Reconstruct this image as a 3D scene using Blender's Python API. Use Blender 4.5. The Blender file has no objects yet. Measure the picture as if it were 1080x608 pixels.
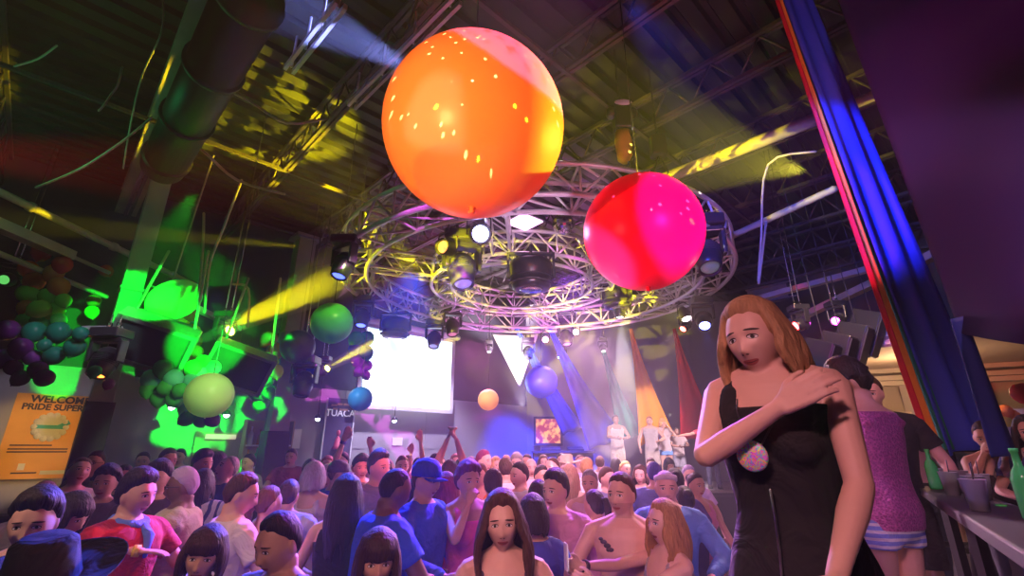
import bpy, math, random
import numpy as np
from mathutils import Vector, Matrix, Euler
random.seed(7)
PI = math.pi
S = bpy.context.scene
COL = S.collection
R = math.radians

# ------------------------------------------------------------------ camera
CAMZ = 1.95
PITCH = R(18.9)
cam_d = bpy.data.cameras.new('camera')
cam_d.sensor_width = 36.0
cam_d.lens = 500.0 / 1080.0 * 36.0
cam_d.clip_start = 0.05
cam = bpy.data.objects.new('camera', cam_d)
COL.objects.link(cam)
cam.location = (0, 0, CAMZ)
cam.rotation_euler = (PI / 2 + PITCH, 0, 0)
S.camera = cam
S.view_settings.view_transform = 'Standard'
S.view_settings.look = 'None'
S.view_settings.gamma = 1.0
S.view_settings.use_curve_mapping = False
S.view_settings.exposure = 0.35
S.cycles.max_bounces = 5
S.cycles.diffuse_bounces = 3
S.cycles.glossy_bounces = 2
S.cycles.transmission_bounces = 3
S.cycles.volume_bounces = 0
S.cycles.sample_clamp_indirect = 3.0
S.cycles.sample_clamp_direct = 12.0
S.cycles.caustics_reflective = False
S.cycles.caustics_refractive = False

CP, SP = math.cos(PITCH), math.sin(PITCH)
def ray(px, py):
    x = (px - 540) / 500.0; u = (304 - py) / 500.0
    return Vector((x, CP - SP * u, SP + CP * u))
def P(px, py, Y):                      # point seen at that pixel, Y metres ahead
    d = ray(px, py); return Vector((0, 0, CAMZ)) + d * (Y / d.y)
def PZ(px, py, z):                     # point seen at that pixel, at height z
    d = ray(px, py); return Vector((0, 0, CAMZ)) + d * ((z - CAMZ) / d.z)
def PXd(px, py, X):
    d = ray(px, py); return Vector((0, 0, CAMZ)) + d * (X / d.x)

# ------------------------------------------------------------------ world and haze
W = bpy.data.worlds.new('club_air'); S.world = W; W.use_nodes = True
nt = W.node_tree; nt.nodes.clear()
wo = nt.nodes.new('ShaderNodeOutputWorld')
bg = nt.nodes.new('ShaderNodeBackground'); bg.inputs[0].default_value = (0.02, 0.015, 0.03, 1); bg.inputs[1].default_value = 0.15
vs = nt.nodes.new('ShaderNodeVolumeScatter'); vs.inputs['Color'].default_value = (1, 1, 1, 1)
vs.inputs['Density'].default_value = 0.0045; vs.inputs['Anisotropy'].default_value = 0.25
nt.links.new(bg.outputs[0], wo.inputs['Surface']); nt.links.new(vs.outputs[0], wo.inputs['Volume'])

# ------------------------------------------------------------------ lights
def aim(o, loc, target):
    o.location = loc
    o.rotation_euler = (Vector(target) - Vector(loc)).to_track_quat('-Z', 'Y').to_euler()
def spot(loc, target, color, power, deg, blend=0.3, size=0.06, gobo=None):
    l = bpy.data.lights.new('stage_spot', 'SPOT')  # many hang in mid-air without a fixture, added for their light
    l.color = color; l.energy = power; l.spot_size = R(deg); l.spot_blend = blend; l.shadow_soft_size = size
    o = bpy.data.objects.new('stage_spot', l); COL.objects.link(o); aim(o, loc, target)
    if gobo:
        l.use_nodes = True
        n = l.node_tree.nodes; k = l.node_tree.links
        em = [x for x in n if x.type == 'EMISSION'][0]
        tc = n.new('ShaderNodeTexCoord')
        kind, scale, thr = gobo[:3]
        if kind == 'dots':
            vo = n.new('ShaderNodeTexVoronoi'); vo.inputs['Scale'].default_value = scale
            k.new(tc.outputs['Normal'], vo.inputs['Vector'])
            lt = n.new('ShaderNodeMath'); lt.operation = 'LESS_THAN'; lt.inputs[1].default_value = thr
            k.new(vo.outputs['Distance'], lt.inputs[0])
            k.new(lt.outputs[0], em.inputs['Strength'])
        else:
            mp = n.new('ShaderNodeMapping'); mp.inputs['Scale'].default_value = gobo[3] if len(gobo) > 3 else (1, 1, 1)
            no = n.new('ShaderNodeTexNoise'); no.inputs['Scale'].default_value = scale; no.inputs['Detail'].default_value = 1.5
            k.new(tc.outputs['Normal'], mp.inputs[0]); k.new(mp.outputs[0], no.inputs['Vector'])
            rp = n.new('ShaderNodeMapRange'); rp.inputs[1].default_value = thr; rp.inputs[2].default_value = thr + 0.04
            k.new(no.outputs[0], rp.inputs[0]); k.new(rp.outputs[0], em.inputs['Strength'])
    return o
def bulb(loc, color, power, size=0.15, gobo=None):
    o = spot(loc, (loc[0], loc[1], loc[2] - 1), color, power, 60, 0.2, size, gobo)
    o.data.type = 'POINT'
    if gobo is None: o.data.shadow_soft_size = size
    return o

# washes from the house rig behind and above the camera
spot((-1.8, -2.0, 4.6), (0.9, 2.0, 2.0), (1.0, 0.42, 0.50), 520, 40, 0.6, 0.2)      # pink front wash on the near woman
spot((-2.6, -1.4, 2.2), (-0.25, 2.9, 4.2), (1.0, 0.55, 0.16), 1700, 17, 0.2, 0.02)     # amber wash on the big ball
spot((1.4, -0.4, 5.6), (0.06, 2.6, 4.62), (1.0, 0.14, 1.0), 9000, 17, 0.10, 0.02, ('noise', 30.0, 0.36, (3, 1, .4)))        # magenta from the upper right
spot((3.3, 4.6, 4.9), (0.3, 3.0, 4.3), (1.0, 0.85, 0.05), 3600, 26, 0.1, 0.03)       # yellow edge light
spot((2.2, -0.2, 3.4), (1.36, 3.5, 3.72), (1.0, 0.03, 1.0), 2600, 14.5, 0.06, 0.03)       # magenta on the red ball
spot((-2.4, 1.4, 3.0), (1.0, 3.6, 3.7), (1.0, 0.03, 0.02), 1500, 20, 0.1, 0.03)
# crowd washes out of the ring truss
spot((-1.4, 6.6, 4.5), (-1.15, 3.0, 1.3), (0.04, 0.08, 1.0), 6500, 32, 0.4, 0.08)    # deep blue
spot((-0.6, 6.4, 4.6), (-0.5, 4.3, 1.4), (1.0, 0.02, 0.34), 2600, 26, 0.5, 0.08)      # magenta
spot((0.9, 6.6, 4.5), (0.2, 2.6, 1.3), (0.36, 0.07, 1.0), 3200, 32, 0.5, 0.08)       # violet
spot((2.4, 6.4, 4.5), (1.0, 3.0, 1.2), (1.0, 0.60, 0.66), 900, 40, 0.6, 0.08)
spot((1.6, 10.6, 4.5), (0.9, 7.4, 1.2), (1.0, 0.55, 0.80), 4200, 80, 0.7, 0.1)       # white pink over the far dancers
spot((-0.8, 10.8, 4.4), (-0.9, 7.5, 1.2), (0.95, 0.22, 0.70), 1700, 76, 0.7, 0.1)
spot((0.8, 3.6, 4.6), (0.7, 7.5, 1.2), (1.0, 0.45, 0.72), 1300, 50, 0.7, 0.1)
spot((-3.0, 0.6, 4.6), (-2.4, 3.0, 1.4), (1.0, 0.58, 0.46), 270, 44, 0.7, 0.1)      # left dancers
spot((-4.2, 6.5, 4.2), (-2.2, 3.0, 1.2), (0.24, 0.12, 1.0), 200, 36, 0.6, 0.1)
spot((-0.8, 5.2, 4.6), (-1.9, 3.0, 1.4), (1.0, 0.06, 0.12), 800, 18, 0.5, 0.06)
spot((-0.4, -1.0, 3.6), (-0.4, 2.4, 1.3), (1.0, 0.46, 0.38), 150, 50, 0.7, 0.1)         # added warm fill from behind the camera
# stage
spot((3.4, 9.8, 4.4), (3.6, 13.0, 1.9), (1.0, 0.72, 0.80), 2600, 44, 0.5, 0.1)
spot((0.7, 11.2, 4.5), (0.5, 13.8, 1.6), (0.02, 0.05, 1.0), 8500, 66, 0.5, 0.1)
spot((1.9, 12.9, 6.3), (1.4, 9.6, 1.6), (0.95, 0.55, 0.95), 2000, 56, 0.6, 0.2)
spot((-1.6, 10.6, 5.8), (-2.2, 12.6, 1.6), (0.75, 0.65, 1.0), 1500, 70, 0.6, 0.1)
# ring truss, pink from inside and yellow from the left
spot((1.3, 9.6, 2.7), (0.8, 10.2, 4.8), (1.0, 0.22, 0.85), 1500, 100, 0.6, 0.1)
spot(P(240, 346, 7.5), (-2.3, 7.0, 4.85), (1.0, 0.86, 0.0), 6500, 25, 0.15, 0.03)
spot((-1.2, 4.4, 3.7), (-0.2, 8.5, 4.9), (1.0, 0.86, 0.0), 2600, 40, 0.1, 0.03, ('noise', 14.0, 0.50))
spot((2.6, 6.8, 3.8), (1.4, 10.6, 5.4), (1.0, 0.86, 0.0), 2600, 44, 0.1, 0.03, ('noise', 16.0, 0.50))
spot((-0.6, 4.6, 3.2), (-0.72, 6.2, 4.2), (0.10, 0.06, 1.0), 500, 18, 0.2, 0.03)  # added blue spot to tint the big moving head
spot((-0.4, 1.6, 4.4), (-0.8, 5.6, 1.9), (1.0, 0.16, 0.22), 1000, 24, 0.4, 0.05)  # added pink spot to brighten the raised arms
spot((0.6, 2.6, 2.9), (0.5, 8.0, 4.9), (0.80, 0.50, 0.80), 650, 46, 0.5, 0.05)
spot((0.2, 7.9, 3.6), (0.3, 8.4, 5.2), (1.0, 0.9, 0.0), 60, 110, 0.3, 0.03, ('noise', 9.0, 0.52))
# ceiling patterns
spot((-1.6, 7.6, 4.9), (-4.0, 6.2, 7.0), (1.0, 0.86, 0.0), 8000, 50, 0.5, 0.03, ('noise', 6.0, 0.42, (1, 1, 1)))
spot((-0.9, 3.9, 5.6), (-3.6, 3.6, 7.0), (0.25, 0.3, 1.0), 1800, 24, 0.4, 0.03)        # pale blue beam to the upper left
spot((2.6, 2.0, 3.2), (1.8, 5.0, 7.0), (0.9, 0.3, 0.5), 150, 80, 0.7, 0.1)         # dull purple on the joists
spot((1.9, 5.2, 5.2), (3.5, 5.6, 5.75), (1.0, 0.9, 0.0), 260, 50, 0.1, 0.02, ('noise', 11.0, 0.44))
# left wall greens
spot((-3.2, 4.2, 4.4), (-5.75, 6.9, 3.95), (0.0, 1.0, 0.03), 4200, 20, 0.1, 0.04)
spot((-3.3, 5.6, 3.0), (-5.6, 8.0, 3.9), (0.0, 1.0, 0.03), 1500, 34, 0.2, 0.04)
spot((-3.4, 7.0, 4.6), (-6.2, 10.6, 2.3), (0.0, 1.0, 0.03), 3200, 32, 0.1, 0.03, ('noise', 5.5, 0.46))
spot((-4.6, 4.6, 2.35), (-7.9, 8.2, 2.0), (1.0, 0.60, 0.15), 420, 22, 0.6, 0.1)  # added warm spot to brighten the welcome poster
bulb((-5.4, 4.4, 5.4), (0.02, 0.8, 0.25), 14, 0.3)
spot((-3.6, 4.0, 4.6), (-5.4, 5.8, 3.5), (0.75, 0.6, 0.85), 260, 26, 0.4, 0.05)  # added lilac spot to brighten the far-left balloons
# right side
spot((0.7, 2.2, 4.6), (3.35, 4.9, 4.4), (0.06, 0.09, 1.0), 1300, 40, 0.4, 0.05)        # blue on the drapes
spot((2.6, 1.0, 3.6), (3.6, 5.6, 3.2), (0.9, 0.4, 0.5), 120, 60, 0.5, 0.05)
spot((1.6, 0.6, 3.8), (1.9, 2.6, 1.8), (0.55, 0.3, 1.0), 80, 46, 0.5, 0.1)          # violet on the sequin top
spot((4.2, 5.6, 4.4), (5.6, 9.0, 2.0), (1.0, 0.60, 0.35), 200, 70, 0.7, 0.2)         # warm lounge light
bulb((6.8, 8.2, 3.0), (1.0, 0.6, 0.32), 60, 0.2)
# yellow beams
b1 = P(236, 348, 7.6); spot(b1, b1 + (P(345, 300, 6.6) - b1) * 1.0, (1.0, 0.85, 0.0), 8000, 12, 0.15, 0.02)
b2 = P(345, 388, 9.6); spot(b2, b2 + (P(390, 365, 9.0) - b2) * 1.0, (1.0, 0.85, 0.02), 14000, 9, 0.15, 0.02)

# smoke volumes shaped to the beams, added so the beams show
def smoke(name, a, b, ra, rb, dens, label):
    import bmesh
    a = Vector(a); b = Vector(b); n = 20; t = (b - a).normalized(); u = t.orthogonal().normalized(); v = t.cross(u)
    prof = [(0.001, -.3), (ra * .7, -.2), (ra, 0.0), ((ra + rb) / 2, .5), (rb, .9), (rb * .8, 1.05), (0.001, 1.15)]
    vs_ = []; L = (b - a).length
    for r_, f in prof:
        for j in range(n):
            an = 2 * PI * j / n; vs_.append(a + t * L * f + (u * math.cos(an) + v * math.sin(an)) * r_)
    fs = [(i * n + j, i * n + (j + 1) % n, (i + 1) * n + (j + 1) % n, (i + 1) * n + j) for i in range(len(prof) - 1) for j in range(n)]
    fs += [tuple(range(n - 1, -1, -1)), tuple(range((len(prof) - 1) * n, len(prof) * n))]
    me = bpy.data.meshes.new(name); me.from_pydata([tuple(q) for q in vs_], [], fs); me.update()
    m = bpy.data.materials.new('smoke'); m.use_nodes = True; nn = m.node_tree.nodes; nn.clear()
    oo = nn.new('ShaderNodeOutputMaterial'); sc_ = nn.new('ShaderNodeVolumeScatter'); sc_.inputs['Density'].default_value = dens; sc_.inputs['Anisotropy'].default_value = .1
    m.node_tree.links.new(sc_.outputs[0], oo.inputs['Volume']); me.materials.append(m)
    o = bpy.data.objects.new(name, me); COL.objects.link(o); o['kind'] = 'stuff'; o['label'] = label; o['category'] = 'smoke'
smoke('smoke', b1, P(352, 296, 6.6), .11, .30, .9, 'added smoke cone that shows the broad yellow light beam')
smoke('smoke', b2, P(392, 364, 9.0), .08, .16, .6, 'added smoke cone that shows the short yellow light beam beside the screen')
smoke('smoke', (-0.95, 3.95, 5.6), (-3.0, 3.7, 6.6), .2, .7, .07, 'added smoke cone that shows the pale blue beam left of the orange balloon')
smoke('smoke', P(653, 340, 8.6), P(640, 470, 8.6), .2, .6, .07, 'thin smoke under the glaring white lamp')
b3 = P(330, 262, 6.9); spot(b3, P(-40, 228, 6.0), (1.0, 0.85, 0.0), 1500, 7, 0.5, 0.03)
smoke('smoke', P(262, 252, 6.6), P(-30, 229, 6.0), .2, .3, .06, 'added smoke band that shows the dim yellow beam across the left')
# dot-patterned spots added to imitate mirror ball sparkle and green laser dots
spot((0.2, -0.6, 4.6), (0.45, 3.2, 4.1), (1.0, 0.9, 0.8), 9000, 44, 0.1, 0.003, ('dots', 40.0, 0.13))
spot((0.3, 0.2, 4.4), (0.2, 3.0, 1.2), (0.05, 1.0, 0.05), 9000, 84, 0.1, 0.002, ('dots', 13.0, 0.075))

# ------------------------------------------------------------------ materials
def new_mat(name):
    m = bpy.data.materials.new(name); m.use_nodes = True
    n = m.node_tree.nodes; n.clear()
    out = n.new('ShaderNodeOutputMaterial'); b = n.new('ShaderNodeBsdfPrincipled')
    m.node_tree.links.new(b.outputs[0], out.inputs[0])
    return m, n, m.node_tree.links, b, out
def mat(name, col, rough=0.6, metal=0.0, noise=0.0, nscale=8.0, emit=None, bump=0.0, spec=0.5):
    m, n, k, b, out = new_mat(name)
    b.inputs['Base Color'].default_value = (*col, 1); b.inputs['Roughness'].default_value = rough
    b.inputs['Metallic'].default_value = metal; b.inputs['Specular IOR Level'].default_value = spec
    if noise or bump:
        tc = n.new('ShaderNodeTexCoord'); no = n.new('ShaderNodeTexNoise')
        no.inputs['Scale'].default_value = nscale; no.inputs['Detail'].default_value = 4
        k.new(tc.outputs['Object'], no.inputs['Vector'])
        if noise:
            mx = n.new('ShaderNodeMix'); mx.data_type = 'RGBA'
            mx.inputs[6].default_value = (*[c * (1 - noise) for c in col], 1)
            mx.inputs[7].default_value = (*[min(1, c * (1 + noise)) for c in col], 1)
            k.new(no.outputs[0], mx.inputs[0]); k.new(mx.outputs[2], b.inputs['Base Color'])
        if bump:
            bp = n.new('ShaderNodeBump'); bp.inputs['Strength'].default_value = bump; bp.inputs['Distance'].default_value = 0.02
            k.new(no.outputs[0], bp.inputs['Height']); k.new(bp.outputs[0], b.inputs['Normal'])
    if emit:
        b.inputs['Emission Color'].default_value = (*emit[0], 1); b.inputs['Emission Strength'].default_value = emit[1]
    return m
M = {}
M['truss'] = mat('aluminium_truss', (0.72, 0.70, 0.72), 0.35, 0.55)
M['joist'] = mat('painted_joist_steel', (0.06, 0.045, 0.05), 0.6, 0.1, 0.3, 5)
M['beam'] = mat('brown_painted_beam', (0.34, 0.28, 0.24), 0.7, 0.0, 0.35, 3)
M['deck'] = mat('dark_roof_deck', (0.014, 0.012, 0.013), 0.65, 0.1, 0.5, 2.5)
M['pipe'] = mat('pipe_paint', (0.45, 0.38, 0.30), 0.55, 0.1, 0.2, 6)
M['duct'] = mat('galvanised_duct', (0.018, 0.018, 0.016), 0.5, 0.2, 0.3, 4)
M['wall'] = mat('grey_painted_wall', (0.33, 0.31, 0.33), 0.8, 0.0, 0.12, 1.2, bump=0.1)
M['wall_dark'] = mat('dark_painted_wall', (0.045, 0.04, 0.055), 0.8, 0.0, 0.2, 1.2)
M['wall_cream'] = mat('cream_painted_wall', (0.42, 0.33, 0.24), 0.75, 0.0, 0.12, 1.0)
M['moulding'] = mat('cream_moulding', (0.55, 0.46, 0.35), 0.6)
M['floor'] = mat('scuffed_dance_floor', (0.09, 0.07, 0.09), 0.35, 0.0, 0.3, 2.0)
M['boards'] = mat('grey_deck_boards', (0.25, 0.23, 0.24), 0.7, 0.0, 0.3, 3.0)
M['black'] = mat('black_plastic', (0.022, 0.022, 0.026), 0.28)
M['black_rough'] = mat('black_matt_metal', (0.03, 0.03, 0.034), 0.6, 0.2)
M['grille'] = mat('speaker_grille', (0.035, 0.035, 0.04), 0.7, 0.3, 0.5, 60)
M['chrome'] = mat('chrome', (0.8, 0.8, 0.82), 0.15, 1.0)
M['white'] = mat('white_plastic', (0.75, 0.75, 0.75), 0.4)
M['column'] = mat('painted_steel_column', (0.30, 0.29, 0.33), 0.55, 0.0, 0.15, 2)
def balloon(name, col, tr=0.35, rough=0.3):
    m, n, k, b, out = new_mat(name); b.inputs['Specular IOR Level'].default_value = .3
    b.inputs['Base Color'].default_value = (*col, 1); b.inputs['Roughness'].default_value = rough
    t = n.new('ShaderNodeBsdfTranslucent'); t.inputs[0].default_value = (*col, 1)
    mx = n.new('ShaderNodeMixShader'); mx.inputs[0].default_value = tr
    k.new(b.outputs[0], mx.inputs[1]); k.new(t.outputs[0], mx.inputs[2]); k.new(mx.outputs[0], out.inputs[0])
    return m
def glow(name, col, s):
    return mat(name, (0.1, 0.1, 0.1), 0.3, emit=(col, s))

def objmat(name, rough, kind):
    """colour comes from the object's own colour"""
    m, n, k, b, out = new_mat(name)
    oi = n.new('ShaderNodeObjectInfo'); tc = n.new('ShaderNodeTexCoord')
    b.inputs['Roughness'].default_value = rough
    col = oi.outputs['Color']
    def ma(op, a, c=None, **kw):
        x = n.new('ShaderNodeMath'); x.operation = op
        for i, v in enumerate((a, c)):
            if v is None: continue
            if isinstance(v, (int, float)): x.inputs[i].default_value = v
            else: k.new(v, x.inputs[i])
        return x.outputs[0]
    def mix(f, a, c):
        x = n.new('ShaderNodeMix'); x.data_type = 'RGBA'
        k.new(f, x.inputs[0])
        for i, v in ((6, a), (7, c)):
            if isinstance(v, tuple): x.inputs[i].default_value = v
            else: k.new(v, x.inputs[i])
        return x.outputs[2]
    def mul(a, c):
        x = n.new('ShaderNodeMix'); x.data_type = 'RGBA'; x.blend_type = 'MULTIPLY'; x.inputs[0].default_value = 1
        k.new(a, x.inputs[6]); x.inputs[7].default_value = c; return x.outputs[2]
    if kind == 'skin':
        at = n.new('ShaderNodeAttribute'); at.attribute_name = 'hp'
        sx = n.new('ShaderNodeSeparateXYZ'); k.new(at.outputs['Vector'], sx.inputs[0])
        ax = ma('ABSOLUTE', sx.outputs[0]); y = sx.outputs[1]; z = sx.outputs[2]; zb = ma('ADD', z, ma('MULTIPLY', ma('MULTIPLY', ax, ax), 2.2)); zl = ma('SUBTRACT', z, ma('MULTIPLY', ma('MULTIPLY', ax, ax), 9.0))
        front = ma('LESS_THAN', y, -0.045)
        def ell(xc, zc, rx, rz, absx=True, z=z):
            u = ma('DIVIDE', ma('SUBTRACT', ax if absx else sx.outputs[0], xc), rx)
            v = ma('DIVIDE', ma('SUBTRACT', z, zc), rz)
            e = ma('ADD', ma('MULTIPLY', u, u), ma('MULTIPLY', v, v))
            return ma('MULTIPLY', ma('LESS_THAN', e, 1.0), front)
        no = n.new('ShaderNodeTexNoise'); no.inputs['Scale'].default_value = 14; k.new(tc.outputs['Object'], no.inputs[0])
        col = mix(no.outputs[0], mul(col, (0.86, 0.8, 0.8, 1)), col)
        be = n.new('ShaderNodeAttribute'); be.attribute_type = 'OBJECT'; be.attribute_name = 'beard'
        cut = ma('MULTIPLY', ma('LESS_THAN', z, -0.04), ma('GREATER_THAN', z, -0.125))
        reg = ma('MULTIPLY', ma('MULTIPLY', cut, ma('LESS_THAN', y, 0.0)), be.outputs['Fac'])
        col = mix(reg, col, (0.03, 0.02, 0.015, 1))
        col = mix(ell(0.034, 0.0245, 0.020, 0.0034, True, zb), col, (0.03, 0.02, 0.015, 1))
        col = mix(ell(0.032, 0.0035, 0.0155, 0.0078, True, zb), col, (0.05, 0.03, 0.025, 1))
        col = mix(ell(0.032, 0.0025, 0.0135, 0.0050, True, zb), col, (0.75, 0.72, 0.7, 1))
        col = mix(ell(0.032, 0.0025, 0.0062, 0.0052, True, zb), col, (0.03, 0.02, 0.015, 1))
        col = mix(ell(0.0, -0.073, 0.024, 0.0085, False, zl), col, (0.42, 0.10, 0.09, 1))
        col = mix(ell(0.0, -0.073, 0.023, 0.0014, False, zl), col, (0.12, 0.03, 0.03, 1))
        col = mix(ell(0.007, -0.049, 0.004, 0.0022), col, (0.10, 0.04, 0.03, 1))
    elif kind == 'hair':
        mp = n.new('ShaderNodeMapping'); mp.inputs['Scale'].default_value = (60, 60, 9)
        no = n.new('ShaderNodeTexNoise'); no.inputs['Scale'].default_value = 1.6; no.inputs['Detail'].default_value = 3
        k.new(tc.outputs['Object'], mp.inputs[0]); k.new(mp.outputs[0], no.inputs[0])
        col = mix(no.outputs[0], mul(col, (0.35, 0.35, 0.35, 1)), mul(col, (1.5, 1.45, 1.4, 1)))
        bp = n.new('ShaderNodeBump'); bp.inputs['Strength'].default_value = 0.7; bp.inputs['Distance'].default_value = 0.01
        k.new(no.outputs[0], bp.inputs['Height']); k.new(bp.outputs[0], b.inputs['Normal']); bp.inputs['Strength'].default_value = 1.0; b.inputs['Specular IOR Level'].default_value = .3
    else:
        no = n.new('ShaderNodeTexNoise'); no.inputs['Scale'].default_value = 7; no.inputs['Detail'].default_value = 3; no.inputs['Distortion'].default_value = 1.2
        k.new(tc.outputs['Object'], no.inputs[0])
        col = mix(no.outputs[0], mul(col, (0.8, 0.8, 0.8, 1)), col)
        bp = n.new('ShaderNodeBump'); bp.inputs['Strength'].default_value = 0.6; bp.inputs['Distance'].default_value = 0.05
        k.new(no.outputs[0], bp.inputs['Height']); k.new(bp.outputs[0], b.inputs['Normal'])
        if kind == 'sequin':
            vo = n.new('ShaderNodeTexVoronoi'); vo.inputs['Scale'].default_value = 90; k.new(tc.outputs['Object'], vo.inputs[0])
            col = mix(vo.outputs['Distance'], mul(col, (0.5, 0.4, 0.6, 1)), mul(col, (1.5, 1.3, 1.4, 1)))
            b.inputs['Metallic'].default_value = 0.4
            bp.inputs['Distance'].default_value = 0.01; k.new(vo.outputs['Distance'], bp.inputs['Height'])
        if kind in ('stripes', 'swirl'):
            wv = n.new('ShaderNodeTexWave'); wv.inputs['Scale'].default_value = 9 if kind == 'stripes' else 4
            wv.bands_direction = 'Z' if kind == 'stripes' else 'X'
            wv.inputs['Distortion'].default_value = 1.0 if kind == 'stripes' else 7.0
            k.new(tc.outputs['Object'], wv.inputs[0])
            f = ma('GREATER_THAN', wv.outputs['Fac'], 0.62)
            col = mix(f, col, (0.75, 0.75, 0.8, 1) if kind == 'stripes' else (0.04, 0.06, 0.25, 1))
    k.new(col, b.inputs['Base Color'])
    return m
M['skin'] = objmat('skin', 0.45, 'skin')
M['hair'] = objmat('hair', 0.55, 'hair')
M['cloth'] = objmat('cloth', 0.85, 'cloth')
M['sequin'] = objmat('sequinned_cloth', 0.35, 'sequin')
M['stripes'] = objmat('striped_cloth', 0.85, 'stripes')
M['swirl'] = objmat('swirl_print_cloth', 0.85, 'swirl')
M['gloss'] = objmat('gloss_colour', 0.3, 'cloth')

# ------------------------------------------------------------------ mesh helpers
class Acc:
    def __init__(s): s.v = []; s.f = []
    def add(s, vs, fs):
        o = len(s.v); s.v.extend([tuple(v) for v in vs]); s.f.extend([tuple(i + o for i in f) for f in fs])
        return s
    def box(s, c, d, rot=None, top=1.0):
        x, y, z = d[0] / 2, d[1] / 2, d[2] / 2
        vs = [Vector((sx * x * (top if sz > 0 else 1), sy * y * (top if sz > 0 else 1), sz * z)) for sz in (-1, 1) for sx, sy in ((-1, -1), (1, -1), (1, 1), (-1, 1))]
        if rot is not None:
            Rm = rot if isinstance(rot, Matrix) else Euler(rot).to_matrix()
            vs = [Rm @ v for v in vs]
        c = Vector(c)
        return s.add([v + c for v in vs], [(3, 2, 1, 0), (4, 5, 6, 7), (0, 1, 5, 4), (1, 2, 6, 5), (2, 3, 7, 6), (3, 0, 4, 7)])
    def loft(s, rings, cap=True):
        """rings: lists of equally many points"""
        n = len(rings[0]); vs = [p for r in rings for p in r]; fs = []
        for i in range(len(rings) - 1):
            for j in range(n):
                a = i * n + j; b = i * n + (j + 1) % n
                fs.append((a, b, b + n, a + n))
        if cap:
            fs.append(tuple(range(n - 1, -1, -1))); o = (len(rings) - 1) * n; fs.append(tuple(range(o, o + n)))
        return s.add(vs, fs)
    def tube(s, pts, radii, seg=8, flat=1.0, up=None, round_ends=True):
        pts = [Vector(p) for p in pts]
        if not isinstance(radii, (list, tuple)): radii = [radii] * len(pts)
        radii = list(radii)
        if round_ends:
            a = (pts[0] - pts[1]).normalized(); b = (pts[-1] - pts[-2]).normalized()
            pts = [pts[0] + a * radii[0] * 0.7] + pts + [pts[-1] + b * radii[-1] * 0.7]
            radii = [radii[0] * 0.55] + radii + [radii[-1] * 0.55]
        rings = []; nrm = None
        for i, p in enumerate(pts):
            t = (pts[min(i + 1, len(pts) - 1)] - pts[max(i - 1, 0)])
            if t.length < 1e-9: t = Vector((0, 0, 1))
            t.normalize()
            if nrm is None:
                nrm = Vector(up) if up is not None else (Vector((0, 0, 1)) if abs(t.z) < 0.9 else Vector((0, 1, 0)))
            nrm = (nrm - t * nrm.dot(t))
            if nrm.length < 1e-6: nrm = t.orthogonal()
            nrm.normalize(); bi = t.cross(nrm); r = radii[i]
            rings.append([p + nrm * (math.cos(2 * PI * j / seg) * r * flat) + bi * (math.sin(2 * PI * j / seg) * r) for j in range(seg)])
        return s.loft(rings)
    def ell(s, c, r, seg=16, rg=10, rot=None):
        c = Vector(c); rings = []
        if not isinstance(r, (tuple, list)): r = (r, r, r)
        for i in range(rg + 1):
            t = PI * (i + 0.02) / (rg + 0.04) - PI / 2
            ring = []
            for j in range(seg):
                a = 2 * PI * j / seg
                v = Vector((math.cos(t) * math.cos(a) * r[0], math.cos(t) * math.sin(a) * r[1], math.sin(t) * r[2]))
                ring.append(c + (rot @ v if rot else v))
            rings.append(ring)
        return s.loft(rings)
    def lathe(s, prof, c=(0, 0, 0), seg=24, rot=None, cap=True):
        c = Vector(c); rings = []
        for r, z in prof:
            ring = []
            for j in range(seg):
                a = 2 * PI * j / seg; v = Vector((math.cos(a) * r, math.sin(a) * r, z))
                ring.append(c + (rot @ v if rot else v))
            rings.append(ring)
        return s.loft(rings, cap)
    def mesh(s, name, smooth=True):
        m = bpy.data.meshes.new(name); m.from_pydata(s.v, [], s.f); m.update()
        if smooth: m.polygons.foreach_set('use_smooth', [True] * len(m.polygons))
        return m
def link(name, me, mtl=None, parent=None, loc=None):
    o = bpy.data.objects.new(name, me); COL.objects.link(o)
    if mtl is not None and len(me.materials) == 0: me.materials.append(mtl)
    if parent is not None: o.parent = parent
    if loc is not None: o.location = loc
    return o
def obj(name, acc, mtl, parent=None, loc=None, smooth=True, color=None):
    me = acc.mesh(name, smooth)
    if smooth == 'auto':
        pass
    o = link(name, me, mtl, parent, loc)
    if color: o.color = (*color, 1)
    return o
def tag(o, label, cat, group=None, kind=None):
    if label: o['label'] = label
    if cat: o['category'] = cat
    if group: o['group'] = group
    if kind: o['kind'] = kind
    return o
def empty(name, loc, label, cat, group=None, rz=0):
    o = bpy.data.objects.new(name, None); COL.objects.link(o); o.location = loc; o.rotation_euler = (0, 0, rz)
    return tag(o, label, cat, group)
def struct(name, acc, mtl, smooth=False):
    o = obj(name, acc, mtl, smooth=smooth); o['kind'] = 'structure'; return o
def bev(o, w=0.01, seg=2):
    b = o.modifiers.new('bevel', 'BEVEL'); b.width = w; b.segments = seg; b.limit_method = 'ANGLE'; return o
def copy_tree(o, parent=None):
    c = o.copy(); COL.objects.link(c)
    if parent is not None: c.parent = parent
    for ch in list(o.children): copy_tree(ch, c)
    return c
def beamrot(a, b):
    return (Vector(b) - Vector(a)).to_track_quat('Z', 'Y').to_matrix()
def bar(acc, a, b, w, h=None, up=(0, 0, 1)):
    """rectangular bar from a to b"""
    a = Vector(a); b = Vector(b); t = (b - a).normalized(); u = Vector(up)
    if abs(t.dot(u)) > 0.95: u = Vector((0, 1, 0))
    sd = t.cross(u).normalized(); u = sd.cross(t); h = h or w
    ring = lambda p: [p + sd * (i * w / 2) + u * (j * h / 2) for i, j in ((-1, -1), (1, -1), (1, 1), (-1, 1))]
    return acc.loft([ring(a), ring(b)])

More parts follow.
